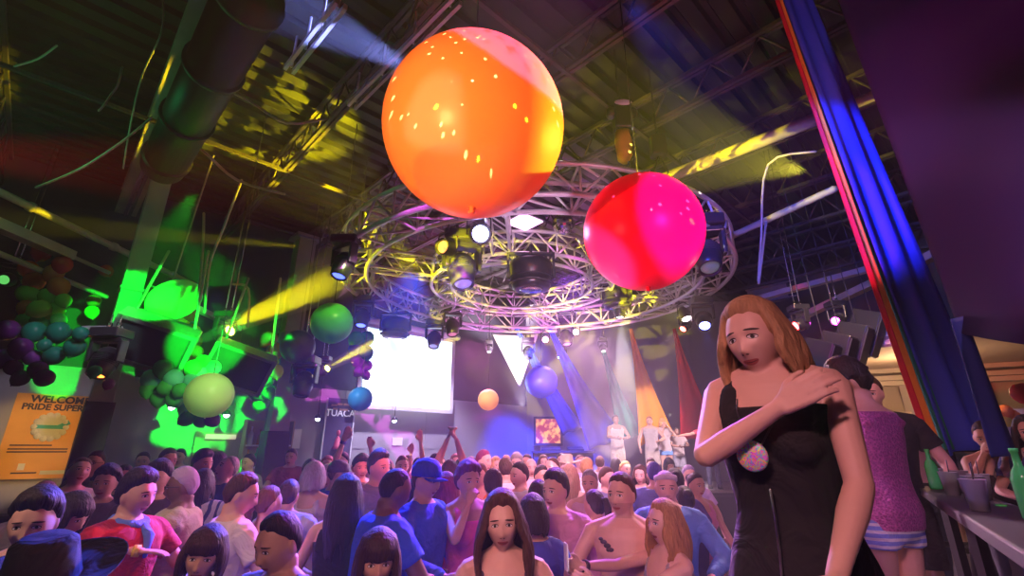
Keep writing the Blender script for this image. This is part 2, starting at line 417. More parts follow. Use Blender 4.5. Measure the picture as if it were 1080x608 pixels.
# ------------------------------------------------------------------ people
REMESH = []
def remeshed(name, acc, mtl, vox, parent=None, color=None, smooth_it=1, head=None):
    me = acc.mesh(name)
    o = link(name, me, mtl, parent)
    if color: o.color = (*color, 1)
    r = o.modifiers.new('r', 'REMESH'); r.mode = 'VOXEL'; r.voxel_size = vox; r.use_smooth_shade = True
    if smooth_it:
        s_ = o.modifiers.new('s', 'SMOOTH'); s_.factor = 0.5; s_.iterations = smooth_it
    REMESH.append((o, mtl, head))
    return o
def bake_remesh():
    bpy.context.view_layer.update()
    dg = bpy.context.evaluated_depsgraph_get()
    done = []
    for o, mtl, head in REMESH:
        me = bpy.data.meshes.new_from_object(o.evaluated_get(dg), depsgraph=dg)
        done.append((o, me, mtl, head))
    for o, me, mtl, head in done:
        o.modifiers.clear(); old = o.data; o.data = me; bpy.data.meshes.remove(old)
        me.name = o.name
        me.polygons.foreach_set('use_smooth', [True] * len(me.polygons))
        me.materials.clear(); me.materials.append(mtl)
        if head is not None:
            n = len(me.vertices); co = np.empty(n * 3, dtype=np.float32); me.vertices.foreach_get('co', co); co = co.reshape(-1, 3)
            A = np.array(head.inverted(), dtype=np.float32)
            hp = co @ A[:3, :3].T + A[:3, 3]
            at = me.attributes.new('hp', 'FLOAT_VECTOR', 'POINT'); at.data.foreach_set('vector', hp.astype(np.float32).ravel())
    REMESH.clear()

def g(x, s): return math.exp(-(x / s) ** 2)
def headpt(th, ph, fem=False):
    """th: azimuth (0 = front, -Y), ph: elevation. Local head coordinates, metres, head 0.235 high."""
    cx = math.cos(ph) * math.sin(th); cy = -math.cos(ph) * math.cos(th); cz = math.sin(ph)
    sg = lambda v, e: math.copysign(abs(v) ** e, v)
    x = 0.076 * sg(cx, 0.92); y = 0.094 * cy; z = 0.118 * cz
    t = max(0.0, -cz)
    x *= 1 - (0.40 if fem else 0.33) * t ** 1.5
    if y > 0: y *= 1 - 0.55 * t
    else: y = y * (1 - 0.10 * t) - 0.006 * t
    if cy < 0:
        f = -cy
        dy = 0.0
        dy += 0.012 * max(0, 1 - abs(x) / 0.06) * f - 0.012 * f      # flatten the face a little
        dy += -0.022 * g(x, 0.012) * g(z + 0.040, 0.015)
        dy += -0.012 * g(x, 0.009) * g(z + 0.016, 0.022)
        dy += -0.004 * g(abs(x) - 0.010, 0.006) * g(z + 0.046, 0.008)
        dy += 0.010 * g(abs(x) - 0.031, 0.015) * g(z - 0.000, 0.011)
        dy += -0.005 * g(abs(x) - 0.028, 0.02) * g(z - 0.024, 0.008)
        dy += -0.006 * g(x, 0.022) * g(z + 0.066, 0.006) - 0.006 * g(x, 0.018) * g(z + 0.078, 0.006)
        dy += 0.004 * g(x, 0.022) * g(z + 0.088, 0.006)
        dy += -0.007 * g(x, 0.022) * g(z + 0.106, 0.013)
        dy += -0.004 * g(abs(x) - 0.04, 0.016) * g(z + 0.03, 0.02)
        y += dy
    return Vector((x, y, z))
def add_head(acc, Mh, fem, seg=56, rg=44):
    rings = []
    for i in range(rg + 1):
        ph = PI * (i + 0.05) / (rg + 0.1) - PI / 2
        rings.append([Mh @ headpt(2 * PI * j / seg, ph, fem) for j in range(seg)])
    acc.loft(rings)
    for sx in (-1, 1):
        rt = Euler((0.15, 0, sx * 0.35)).to_matrix()
        acc.ell((0, 0, 0), (0.0075, 0.018, 0.031), 10, 8)
        n = 10 * 9
        for q in range(len(acc.v) - n, len(acc.v)):
            acc.v[q] = tuple(Mh @ (rt @ Vector(acc.v[q]) + Vector((sx * 0.077, 0.010, -0.008))))
def sstep(x, a, b):
    t = min(1, max(0, (x - a) / (b - a))); return t * t * (3 - 2 * t)
def hairline(p):
    ys = (-0.10, -0.07, -0.03, 0.0, 0.02, 0.045, 0.07, 0.10)
    zs = (0.080, 0.074, 0.046, 0.0, 0.0, -0.06, -0.082, -0.09)
    for i in range(len(ys) - 1):
        if p.y <= ys[i + 1]:
            t = max(0, (p.y - ys[i]) / (ys[i + 1] - ys[i])); return zs[i] + (zs[i + 1] - zs[i]) * t
    return zs[-1]
def hair_cap(acc, Mh, thick, top=0.0, spiky=0.0, seg=48, rg=36, seed=0, fringe=0.0):
    rnd = random.Random(seed); rings = []
    for i in range(rg + 1):
        ph = PI * (i + 0.05) / (rg + 0.1) - PI / 2
        ring = []
        for j in range(seg):
            th = 2 * PI * j / seg
            p = headpt(th, ph); hl = hairline(p) - fringe * g(p.y + 0.085, 0.05) + .006 * math.sin(th * 9 + seed) + .004 * math.sin(th * 23 + seed * 2)
            m = sstep(p.z - hl, -0.006, 0.030)
            d = p.normalized()
            off = (thick * .85 + top * max(0, d.z) ** 2 + spiky * rnd.random()) * m - 0.010 * (1 - m)
            ring.append(Mh @ (p + d * off))
        rings.append(ring)
    acc.loft(rings)
def hair_strands(acc, Mh, length, a0=-150, a1=150, n=36, r=0.016, wave=0.01, seed=1, spread=0.02, part=0.0):
    rnd = random.Random(seed)
    for i in range(n):
        a = R(a0 + (a1 - a0) * i / (n - 1)); th = a + PI        # a = 0 at the back
        L = length * (0.85 + 0.25 * rnd.random())
        p0 = headpt(th, 1.25); p1 = headpt(th, 0.75); p2 = headpt(th, 0.2); ph = rnd.random() * 6
        pts = []; rad = []
        for p, o in ((p0, 0.008), (p1, 0.014), (p2, 0.014)):
            q = p + p.normalized() * o; pts.append(Mh @ q)
            rad.append(r * 0.9)
        b = p2 + Vector((p2.x, p2.y, 0)).normalized() * 0.016
        n2 = 7
        for q in range(1, n2 + 1):
            t = q / n2
            w = wave * math.sin(ph + t * 7)
            out = 1 + (spread / 0.09) * math.sin(t * 2.2)
            neck = Vector((b.x * out * (1 - 0.1 * t), b.y * out * (1 - 0.05 * t) + (0.01 * t if b.y > 0 else 0), b.z - L * t))
            neck += Vector((-b.y, b.x, 0)).normalized() * w
            pts.append(Mh @ neck); rad.append(r * (1.0 - 0.5 * t * t))
        acc.tube(pts, rad, 7)
def hair_fringe(acc, Mh, n=11, r=0.011, drop=0.05, seed=3):
    rnd = random.Random(seed)
    for i in range(n):
        a = R(-52 + 104 * i / (n - 1))
        p0 = headpt(a, 1.2); p1 = headpt(a, 0.8); p2 = headpt(a, 0.45 + 0.05 * rnd.random())
        q0, q1, q2 = [p + p.normalized() * o for p, o in ((p0, 0.008), (p1, 0.014), (p2, 0.014))]
        q3 = q2 + Vector((rnd.uniform(-0.006, 0.006), -0.004, -drop * (0.6 + 0.4 * rnd.random())))
        acc.tube([Mh @ q for q in (q0, q1, q2, q3)], [r, r, r, r * 0.5], 6)

TORSO_M = [(0.80, .10, .08, .0), (.86, .150, .108, .005), (.95, .162, .118, .008), (1.03, .150, .108, .0), (1.10, .146, .104, -.004), (1.20, .160, .112, -.008),
           (1.31, .180, .120, -.008), (1.39, .188, .112, -.002), (1.445, .165, .095, .006), (1.48, .105, .075, .012), (1.505, .064, .062, .014)]
TORSO_F = [(0.80, .10, .08, .0), (.86, .158, .112, .008), (.93, .172, .122, .012), (1.01, .150, .105, .004), (1.09, .126, .092, -.002), (1.18, .138, .098, -.006),
           (1.28, .152, .108, -.008), (1.37, .160, .100, -.002), (1.435, .145, .084, .006), (1.475, .090, .064, .012), (1.505, .054, .054, .014)]
def ring_pts(z, hw, hd, yo, f, n=20, e=0.85):
    out = []
    for j in range(n):
        a = 2 * PI * j / n; c = math.cos(a); s_ = math.sin(a)
        out.append(f(Vector((hw * math.copysign(abs(c) ** e, c), yo + hd * math.copysign(abs(s_) ** e, s_), z))))
    return out
def ik(Sh, Wt, a, b, pole):
    d = Wt - Sh; L = d.length; L2 = min(L, (a + b) * 0.995); dn = d.normalized()
    x = (a * a - b * b + L2 * L2) / (2 * L2); h = math.sqrt(max(0, a * a - x * x))
    pl = Vector(pole); pl = pl - dn * pl.dot(dn)
    if pl.length < 1e-5: pl = dn.orthogonal()
    return Sh + dn * x + pl.normalized() * h, Sh + dn * L2
# wrist targets for a right arm (x < 0), body 1.75 tall, front is -Y : (wrist, pole, palm-normal, curl)
ARMS = {
    'down': ((-.27, -.04, .87), (-.4, .6, -.2), (1, 0, 0), 0.35),
    'loose': ((-.30, -.16, .95), (-.6, .5, -.2), (1, 0.2, 0), 0.4),
    'bent': ((-.20, -.30, 1.12), (-.7, .2, -.5), (.5, 0, 1), 0.5),
    'front': ((-.12, -.36, 1.16), (-.7, .1, -.6), (.6, 0, .6), 0.6),
    'up': ((-.20, -.10, 1.93), (-1, 0, -.1), (0, -1, 0), 0.12),
    'upout': ((-.42, -.16, 1.84), (-1, .2, -.2), (0, -1, 0), 0.12),
    'clasp': ((-.045, -.06, 1.94), (-1, 0, 0), (1, 0, 0), 0.5),
    'mouth': ((-.07, -.17, 1.49), (-.7, 0, -1), (0.7, .6, 0), 0.9),
    'phone': ((-.06, -.54, 1.42), (-.5, .2, -1), (1, 0, .2), 0.7),
    'reach': ((-.42, -.36, 1.22), (-.4, .3, -1), (0, 0, -1), 0.3),
    'side': ((-.72, -.05, 1.30), (0, .2, -1), (0, 0, -1), 0.2),
    'hip': ((-.22, .0, 1.02), (-1, .3, 0), (1, 0, 0), 0.6),
}
SPOTS = []
def person(label, px, top, Y, yaw=0, fz=0.0, fem=False, skin=(0.62, 0.38, 0.28), hair='short', hcol=(0.03, 0.02, 0.015),
           shirt='tee', scol=(0.5, 0.5, 0.55), pants='jeans', pcol=(0.05, 0.06, 0.12), arms=('loose', 'loose'), look=(0, 0, 0),
           lean=0.0, build=1.0, beard=0.0, extra=(), smat='cloth', pmat='cloth', H=None, group=None, wide=(0.0, 0.0), vox=None, stride=0.0, cat='person', neck=-.012, fix=False):
    if fz == 0 and 2.5 < Y and Y == round(Y, 2): Y *= 1.12
    ztop = P(px, top, Y).z
    if fix: SPOTS.append((P(px, top + 10, Y).x, P(px, top + 10, Y).y))
    elif fz == 0 and Y > 2.3 or (fz == 1.04):
        best = None
        for dy in (0, .12, .24, -.12, .36, .48, .6, -.2, .75, .9):
            q_ = P(px, top + 10, Y + dy); sc = min([((q_.x - a_) ** 2 + (q_.y - b_) ** 2) ** .5 for a_, b_ in SPOTS] or [9])
            if sc > .46: best = dy; break
            if best is None or sc > best_s: best, best_s = dy, sc
            best_s = max(sc, best_s) if dy else sc
        Y = Y + best; ztop = P(px, top, Y).z
        SPOTS.append((P(px, top + 10, Y).x, P(px, top + 10, Y).y))
    elif fz == 0: SPOTS.append((P(px, top + 10, Y).x, P(px, top + 10, Y).y))
    if H is None: H = min(1.96, max(1.48, ztop - fz))
    k = H / (1.75 + neck)
    pos = P(px, top + 10, Y)
    yawr = R(yaw)
    if vox is None: vox = 0.0065 if Y < 2.7 else (0.0095 if Y < 4.4 else 0.014)
    fr = 1.0 if vox < 0.008 else (1.1 if vox < 0.012 else 1.35)
    leanr = R(lean)
    piv = Vector((0, 0, .95))
    Ml = Matrix.Translation(piv) @ Matrix.Rotation(leanr, 4, 'X') @ Matrix.Translation(-piv)
    def up(p): return (Ml @ Vector(p)) * k
    def lo(p): return Vector(p) * k
    SC = Matrix.Scale(k, 4)
    hy, hpch, ht = look
    Mh = SC @ Ml @ Matrix.Translation((0, 0.012, 1.53 + neck)) @ Matrix.Rotation(R(hy), 4, 'Z') @ Matrix.Rotation(R(hpch) - leanr * 0.6, 4, 'X') @ Matrix.Rotation(R(ht), 4, 'Y') @ Matrix.Translation((0, -0.014, 0.102))
    T = TORSO_F if fem else TORSO_M
    body = Acc()
    def torso(acc, grow, z0, z1, n=20):
        rs = []
        for (z, hw, hd, yo) in T:
            if z < z0 - 1e-6 or z > z1 + 1e-6: continue
            b_ = build if z < 1.45 else 1 + (build - 1) * 0.4
            rs.append(ring_pts(z, hw * b_ + grow, hd * (1 + (b_ - 1) * 1.5) + grow, yo, up, n))
        acc.loft(rs)
    torso(body, 0, 0.8, 1.51)
    if fem:
        for sx in (-1, 1): body.ell(up((sx * .068, -.085, 1.265)), (.062 * k, .055 * k, .058 * k), 14, 10)
    else:
        for sx in (-1, 1): body.ell(up((sx * .075, -.085 * build, 1.315)), (.075 * k, .035 * k, .045 * k), 14, 10)
    nk = (.050 if fem else .060) * (1 + (build - 1) * .5)
    hc = Mh @ Vector((0, 0.02, -0.06))
    body.tube([up((0, .016, 1.44)), up((0, .014, 1.49)), hc], [nk * 1.25 * k, nk * k, nk * .95 * k], 14, round_ends=False)
    # trapezius
    sw = (.165 if fem else .192) * (1 + (build - 1) * .8)
    for sx in (-1, 1):
        body.tube([up((0, .02, 1.505)), up((sx * sw * .55, .012, 1.455)), up((sx * sw, .0, 1.425))], [.04 * k, .042 * k, .045 * k], 10)
    add_head(body, Mh, fem)
    ua = .047 if not fem else .040; ua *= build
    joints = {}
    for side, an in ((-1, arms[0]), (1, arms[1])):
        spec = ARMS[an] if isinstance(an, str) else an
        w, pole, pn, curl = spec
        m_ = lambda v: Vector((-side * v[0], v[1], v[2]))
        Sh = up((side * sw, .005, 1.42)); Wt = up(m_(w))
        El, Wr = ik(Sh, Wt, .285 * k, .255 * k, m_(pole))
        joints[side] = (Sh, El, Wr)
        body.tube([Sh, Sh.lerp(El, .3), Sh.lerp(El, .75), El], [ua * 1.12 * k, ua * k, ua * .88 * k, ua * .8 * k], 12)
        body.tube([El, El.lerp(Wr, .3), El.lerp(Wr, .75), Wr], [ua * .82 * k, ua * .86 * k, ua * .62 * k, ua * .54 * k], 12)
        d = (Wr - El).normalized(); pnv = m_(pn); pnv = pnv - d * pnv.dot(d)
        if pnv.length < 1e-4: pnv = d.orthogonal()
        pnv.normalize(); sd = d.cross(pnv).normalized()         # across the palm
        hs = (.92 if fem else 1.0) * k
        th_side = 1 if side < 0 else -1
        if sd.z < 0 and False: th_side = -th_side
        for q, off in enumerate((-.033, -.011, .011, .033)):
            base = Wr + sd * off * .55 * hs; kn = Wr + d * (.088 - abs(off - .005) * .25) * hs + sd * off * hs
            body.tube([base, kn], [.0145 * hs, .0125 * hs], 8, flat=.85)
            ln = (.062, .078, .074, .064)[q] if th_side > 0 else (.064, .074, .078, .062)[q]
            pts = [kn]; ang = curl * .55; cur = kn
            for sgm, fl in enumerate((.45, .32, .23)):
                dd = d * math.cos(ang) + pnv * math.sin(ang) + sd * off * (1.5 * (1 - min(1, curl)))
                cur = cur + dd.normalized() * ln * fl * hs * 1.08; pts.append(cur); ang += curl * .75
            body.tube(pts, [.0098 * hs * fr, .0093 * hs * fr, .0086 * hs * fr, .0074 * hs * fr], 7)
        ts = sd * th_side
        t0 = Wr + d * .02 * hs + ts * .018 * hs
        t1 = t0 + (d * .65 + ts * .7 + pnv * .25).normalized() * .042 * hs
        t2 = t1 + (d * .85 + ts * .35 + pnv * .35).normalized() * .032 * hs
        t3 = t2 + (d * .95 + pnv * .3).normalized() * .024 * hs
        body.tube([t0, t1, t2, t3], [.016 * hs, .0125 * hs * fr, .0108 * hs * fr, .009 * hs * fr], 8)
    legs = {}
    for side in (-1, 1):
        st = stride * side
        hip = lo((side * .088 * build, 0, .90)); kn = lo((side * .10, -.02 - st * .4, .49)); an = lo((side * .115, .02 - st, .085))
        legs[side] = (hip, kn, an)
        lt = (.088 if fem else .084) * build
        body.tube([hip, hip.lerp(kn, .4), hip.lerp(kn, .85), kn], [lt * 1.0 * k, lt * .86 * k, lt * .64 * k, lt * .62 * k], 14)
        body.tube([kn, kn.lerp(an, .28) + Vector((0, .012, 0)) * k, kn.lerp(an, .7), an], [lt * .6 * k, lt * .64 * k, lt * .44 * k, .037 * k], 12)
        body.tube([an + Vector((0, .03, -.045)) * k, an + Vector((0, -.06, -.05)) * k, an + Vector((0, -.15, -.062)) * k], [.034 * k, .034 * k, .022 * k], 10, up=(1, 0, 0), flat=1.15)
    root = remeshed('person', body, M['skin'], vox * k, None, skin, 1, Mh)
    root.location = (pos.x, pos.y, fz); root.rotation_euler = (0, 0, yawr)
    # keep the head, not the feet, where the photo shows it
    hoff = Matrix.Rotation(yawr, 3, 'Z') @ (Mh @ Vector((0, 0, 0.0)))
    root.location.x -= hoff.x; root.location.y -= hoff.y
    tag(root, label, cat, group); root['beard'] = float(beard)
    cv = max(vox * 1.25, .009) * k
    # ---- clothes
    if shirt:
        c = Acc(); gr = .014
        zt = {'tank': 1.39, 'strap': 1.34, 'dress': 1.375, 'vest': 1.445, 'bra': 1.30}.get(shirt, 1.485)
        zb = {'dress': .95, 'bra': 1.20, 'crop': 1.10}.get(shirt, .86)
        if shirt == 'bra': zb = 1.18
        torso(c, gr, zb, zt, 24)
        if shirt not in ('bra',) and not fem: c.ell(up((0, -.03, .95)), (.165 * build * k, .115 * build * k, .08 * k), 16, 8)
        if fem:
            for sx in (-1, 1): c.ell(up((sx * .068, -.087, 1.265)), (.072 * k, .066 * k, .066 * k), 14, 10)
        else:
            for sx in (-1, 1): c.ell(up((sx * .075, -.087 * build, 1.315)), (.086 * k, .045 * k, .055 * k), 14, 10)
        if shirt in ('tee', 'crop', 'long'):
            for side in (-1, 1):
                Sh, El, Wr = joints[side]
                c.tube([up((side * .06, .012, 1.475)), up((side * sw * .7, .008, 1.445)), Sh], [.035 * k, .052 * k, (ua + .016) * k], 12)
                e_ = .62 if shirt != 'long' else 1.0
                c.tube([Sh, Sh.lerp(El, e_ * .5), Sh.lerp(El, e_)], [(ua * 1.12 + .014) * k, (ua + .018) * k, (ua + .022) * k], 14, round_ends=False)
                if shirt == 'long':
                    c.tube([El, El.lerp(Wr, .5), El.lerp(Wr, .93)], [(ua + .012) * k, (ua * .85 + .012) * k, (ua * .6 + .012) * k], 14)
        else:
            wd = .045 if shirt == 'vest' else (.030 if shirt in ('tank', 'dress') else .012)
            for side in (-1, 1):
                x = side * sw * (.62 if shirt != 'vest' else .6)
                c.tube([up((x, -.105 * build, zt - .05)), up((x * .95, -.068, 1.42)), up((x * .8, .012, 1.475)), up((x * .95, .082, 1.41)), up((x, .10 * build, zt - .05))],
                       [wd * k] * 5, 10, flat=.5 if wd > .02 else 1.0)
        if shirt == 'dress':
            rs = [ring_pts(z, hw, hd, .006, (up if z > .95 else lo), 32) for z, hw, hd in ((1.05, .150, .112), (.97, .178, .135), (.86, .205, .16), (.70, .235, .19), (.56, .255, .21), (.5, .262, .22))]
            rs2 = []
            for q, r_ in enumerate(rs):
                cc = sum(r_, Vector()) / len(r_)
                rs2.append([cc + (p - cc) * (1 + .035 * q * .4 * math.cos(i * PI * .5)) for i, p in enumerate(r_)])
            c.loft(rs2)
        remeshed({'tee': 'shirt', 'long': 'shirt', 'dress': 'dress', 'tank': 'tank_top', 'strap': 'strap_top', 'vest': 'waistcoat', 'bra': 'bikini_top', 'crop': 'shirt'}[shirt], c, M[smat], cv, root, scol, 2)
    if pants:
        c = Acc(); gr = .013
        rs = [ring_pts(z, hw * build + gr, hd * build + gr, yo, (up if z > .95 else lo), 24) for (z, hw, hd, yo) in T if z <= (1.04 if shirt is None else .96)]
        c.loft(rs)
        for side in (-1, 1):
            hip, kn, an = legs[side]; lt = (.088 if fem else .084) * build
            if pants == 'jeans':
                c.tube([hip, hip.lerp(kn, .5), kn, kn.lerp(an, .5), an + Vector((0, 0, .0))], [(lt + .012) * k, (lt * .86 + .014) * k, (lt * .64 + .017) * k, (lt * .6 + .018) * k, (.052) * k], 14, round_ends=False)
            elif pants == 'shorts':
                c.tube([hip, hip.lerp(kn, .45), hip.lerp(kn, .85)], [(lt + .012) * k, (lt * .88 + .024) * k, (lt * .66 + .036) * k], 16, round_ends=False)
            elif pants == 'hotpants':
                c.tube([hip, hip.lerp(kn, .2), hip.lerp(kn, .3)], [(lt + .012) * k, (lt + .014) * k, (lt * .95 + .014) * k], 16, round_ends=False)
        if pants == 'skirt':
            c.loft([ring_pts(z, hw, hd, .006, lo, 24) for z, hw, hd in ((.95, .17, .13), (.8, .21, .17), (.62, .24, .19))])
        remeshed({'jeans': 'trousers', 'shorts': 'shorts', 'hotpants': 'shorts', 'skirt': 'skirt'}[pants], c, M[pmat], cv * 1.1, root, pcol, 2)
    if 'barefoot' not in extra:
        for side in (-1, 1):
            an = legs[side][2]
            c = Acc()
            c.tube([an + Vector((0, .035, -.042)) * k, an + Vector((0, -.06, -.044)) * k, an + Vector((0, -.15, -.055)) * k], [.043 * k, .042 * k, .030 * k], 12, up=(1, 0, 0), flat=1.1)
            c.tube([an + Vector((0, .0, -.03)) * k, an + Vector((0, .0, .03)) * k], [.045 * k, .046 * k], 12, round_ends=False)
            c.box(an + Vector((0, -.055, -.077)) * k, (.085 * k, .27 * k, .016 * k))
            obj('shoe', c, M['cloth'], root, color=(0.05, 0.05, 0.055) if not fem else (0.12, 0.06, 0.05))
    # ---- hair
    sd_ = int(px * 7 + top)
    hv = max(vox, .008) * k
    if hair not in (None, 'bald'):
        c = Acc()
        if hair == 'short': hair_cap(c, Mh, .010, .010, .003, seed=sd_)
        elif hair == 'buzz': hair_cap(c, Mh, .0045, .0, .0015, seed=sd_)
        elif hair == 'thick': hair_cap(c, Mh, .018, .022, .008, seed=sd_, fringe=.012)
        elif hair == 'quiff':
            hair_cap(c, Mh, .011, .026, .008, seed=sd_)
        elif hair == 'curly':
            hair_cap(c, Mh, .022, .016, .012, seed=sd_, fringe=.01)
            rr = random.Random(sd_)
            for q in range(90):
                th = rr.uniform(0, 2 * PI); ph = rr.uniform(-.3, 1.5); p_ = headpt(th, ph)
                if p_.z > hairline(p_) + .005: c.ell(Mh @ (p_ + p_.normalized() * .024), .016 * k, 7, 5)
        elif hair == 'bob':
            hair_cap(c, Mh, .016, .012, .003, seed=sd_, fringe=.02); hair_strands(c, Mh, .13, -116, 116, 32, .017, .004, sd_, .012); hair_fringe(c, Mh, 13, .012, .045, sd_)
        elif hair == 'long':
            hair_cap(c, Mh, .014, .008, .003, seed=sd_); hair_strands(c, Mh, .34, -118, 118, 36, .017, .012, sd_, .022)
        elif hair == 'longfringe':
            hair_cap(c, Mh, .014, .010, .003, seed=sd_, fringe=.02); hair_strands(c, Mh, .32, -118, 118, 38, .017, .006, sd_, .014); hair_fringe(c, Mh, 13, .012, .05, sd_)
        elif hair == 'medium':
            hair_cap(c, Mh, .016, .010, .004, seed=sd_); hair_strands(c, Mh, .20, -112, 112, 34, .018, .014, sd_, .03)
        elif hair == 'wavy':
            hair_cap(c, Mh, .020, .012, .006, seed=sd_); hair_strands(c, Mh, .36, -122, 122, 40, .018, .022, sd_, .045)
        elif hair == 'ponytail':
            hair_cap(c, Mh, .010, .006, .001, seed=sd_)
            b_ = [Mh @ Vector(v) for v in ((0, .09, .05), (0, .13, .06), (0.005, .155, .0), (0, .15, -.09), (0, .135, -.18))]
            c.tube(b_, [.018 * k, .026 * k, .032 * k, .028 * k, .012 * k], 10)
        elif hair == 'bun':
            hair_cap(c, Mh, .010, .006, .002, seed=sd_); c.ell(Mh @ Vector((0, .10, .07)), .042 * k, 14, 10)
        elif hair == 'dreads':
            hair_cap(c, Mh, .014, .010, .008, seed=sd_); hair_strands(c, Mh, .24, -120, 120, 26, .011, .008, sd_, .02)
        remeshed('hair', c, M['hair'], hv, root, hcol, 1 if hair in ('long', 'wavy', 'longfringe', 'medium', 'curly', 'dreads') else 2)
    # ---- accessories
    for e in extra:
        kind = e[0] if isinstance(e, tuple) else e
        ec = e[1] if isinstance(e, tuple) and len(e) > 1 else (.1, .1, .1)
        c = Acc()
        if kind == 'cap':
            prof = [(.098, -.002), (.100, .03), (.092, .065), (.070, .095), (.035, .112), (.004, .118)]
            rings = []
            for r_, z in prof:
                rings.append([Mh @ Vector((math.cos(2 * PI * j / 28) * r_ * .92, math.sin(2 * PI * j / 28) * r_ * 1.08 + .004, z + .028)) for j in range(28)])
            c.loft(rings)
            rings = []
            for t in range(5):
                a = -.95 + t * .475
            br = [[Mh @ Vector((math.sin(a) * .088, -math.cos(a) * ro + .012 , z + .028 - (.014 if ro > .12 else 0) - .012 * abs(math.sin(a)))) for a in [(-1.05 + 2.1 * q / 12) for q in range(13)]] for ro, z in ((.085, .004), (.175, .004), (.175, -.002), (.085, -.002))]
            c.loft(br)
            obj('cap', c, M['cloth'], root, color=ec)
        elif kind == 'widehat':
            rings = []
            for r_, z in ((.02, .155), (.06, .158), (.082, .14), (.096, .05), (.10, .035), (.15, .030), (.205, .045), (.21, .050), (.205, .040), (.14, .022), (.09, .026)):
                rings.append([Mh @ Vector((math.cos(2 * PI * j / 36) * r_, math.sin(2 * PI * j / 36) * r_ * 1.1, z + .02 + (.035 * (math.cos(2 * PI * j / 36) ** 2) if r_ > .13 else 0))) for j in range(36)])
            c.loft(rings); obj('hat', c, M['cloth'], root, color=ec)
        elif kind == 'headband':
            rings = []
            for s1, z in ((.0, .045), (.004, .050), (.006, .066), (.003, .08), (.0, .082)):
                rings.append([Mh @ Vector((math.sin(2 * PI * j / 32) * (.079 + s1), -math.cos(2 * PI * j / 32) * (.094 + s1), z - .02 * math.cos(2 * PI * j / 32) * -1)) for j in range(32)])
            c.loft(rings); obj('headband', c, M['cloth'], root, color=ec)
        elif kind == 'durag':
            hair_cap(c, Mh, .016, .010, 0, seed=1); remeshed('head_wrap', c, M['cloth'], hv, root, ec, 2)
        elif kind == 'glasses':
            for sx in (-1, 1):
                ring = [Mh @ Vector((sx * .032 + math.cos(t) * .021, -.100 + .002 * abs(math.cos(t)), .002 + math.sin(t) * .015)) for t in [2 * PI * q / 16 for q in range(17)]]
                c.tube(ring, .0026 * k, 5, round_ends=False)
                c.tube([Mh @ Vector((sx * .052, -.098, .006)), Mh @ Vector((sx * .078, -.02, .004)), Mh @ Vector((sx * .08, .01, .002))], .0026 * k, 5)
            c.tube([Mh @ Vector((-.012, -.104, .006)), Mh @ Vector((.012, -.104, .006))], .0026 * k, 5)
            obj('glasses', c, M['black'], root)
        elif kind in ('wristband_r', 'wristband_l'):
            Sh, El, Wr = joints[-1 if kind.endswith('r') else 1]
            d = (Wr - El).normalized()
            c.tube([Wr - d * .045 * k, Wr - d * .012 * k], [(ua * .64 + .007) * k] * 2, 14, round_ends=False)
            obj('wristband', c, M['cloth'], root, color=ec)
        elif kind == 'watch':
            Sh, El, Wr = joints[-1]; d = (Wr - El).normalized()
            c.tube([Wr - d * .04 * k, Wr - d * .018 * k], [(ua * .62 + .006) * k] * 2, 14, round_ends=False)
            n_ = d.cross(Vector((1, 0, 0))).normalized() * -1
            c.tube([Wr - d * .03 * k + n_ * .024 * k, Wr - d * .03 * k + n_ * .042 * k], [.019 * k, .019 * k], 14, round_ends=False)
            obj('watch', c, M['black'], root)
        elif kind == 'scarf':
            ring = [up((math.cos(t) * .075, math.sin(t) * .07 - .005, 1.475 - .018 * -math.sin(t))) for t in [2 * PI * q / 18 for q in range(19)]]
            c.tube(ring, .030 * k, 9)
            c.tube([up((.02, -.08, 1.46)), up((.03, -.13, 1.40)), up((.02, -.145, 1.30))], [.026 * k, .03 * k, .012 * k], 8)
            obj('scarf', c, M['cloth'], root, color=ec)
        elif kind == 'beads':
            for q in range(34):
                t = 2 * PI * q / 34; c.ell(up((math.cos(t) * .085, math.sin(t) * .085 - .045 - .02 * (math.sin(t) < 0), 1.43 - .075 * -math.sin(t) * (1 if math.sin(t) < 0 else .3))), .009 * k, 7, 5)
            obj('bead_necklace', c, M['gloss'], root, color=ec)
        elif kind == 'lei':
            rr = random.Random(sd_)
            for q in range(40):
                t = 2 * PI * q / 40; c.ell(up((math.cos(t) * .095, math.sin(t) * .09 - .03, 1.45 + .06 * math.sin(t))), rr.uniform(.016, .024) * k, 7, 5)
            obj('flower_lei', c, M['cloth'], root, color=ec)
        elif kind == 'wrap':
            torso(c, .02, .93, 1.05, 24)
            remeshed('waist_cloth', c, M['cloth'], cv, root, ec, 2)
        elif kind == 'tattoo':
            pass
    root['hair_kind'] = hair or 'none'
    del root['hair_kind']
    return root, joints, Mh, k, up

# ------------------------------------------------------------------ the room
A_AX = Vector((math.sin(R(-44)), math.cos(R(-44)), 0))      # joists run this way
B_AX = Vector((math.sin(R(46)), math.cos(R(46)), 0))        # deck ribs and the back wall run this way
CEIL = 7.0
c = Acc(); c.box((0, 8, -.1), (44, 44, .2)); struct('floor', c, M['floor'])
# raised floor on the right
q = [(.30, -1.5), (.30, 1.9), (1.25, 2.9), (2.5, 4.4), (4.3, 7.3), (6.0, 10.8), (12.6, 8.2), (12.6, -1.5)]
c = Acc(); c.loft([[Vector((x, y, z)) for x, y in q] for z in (0, .66)]); struct('floor_raised', c, M['boards'])
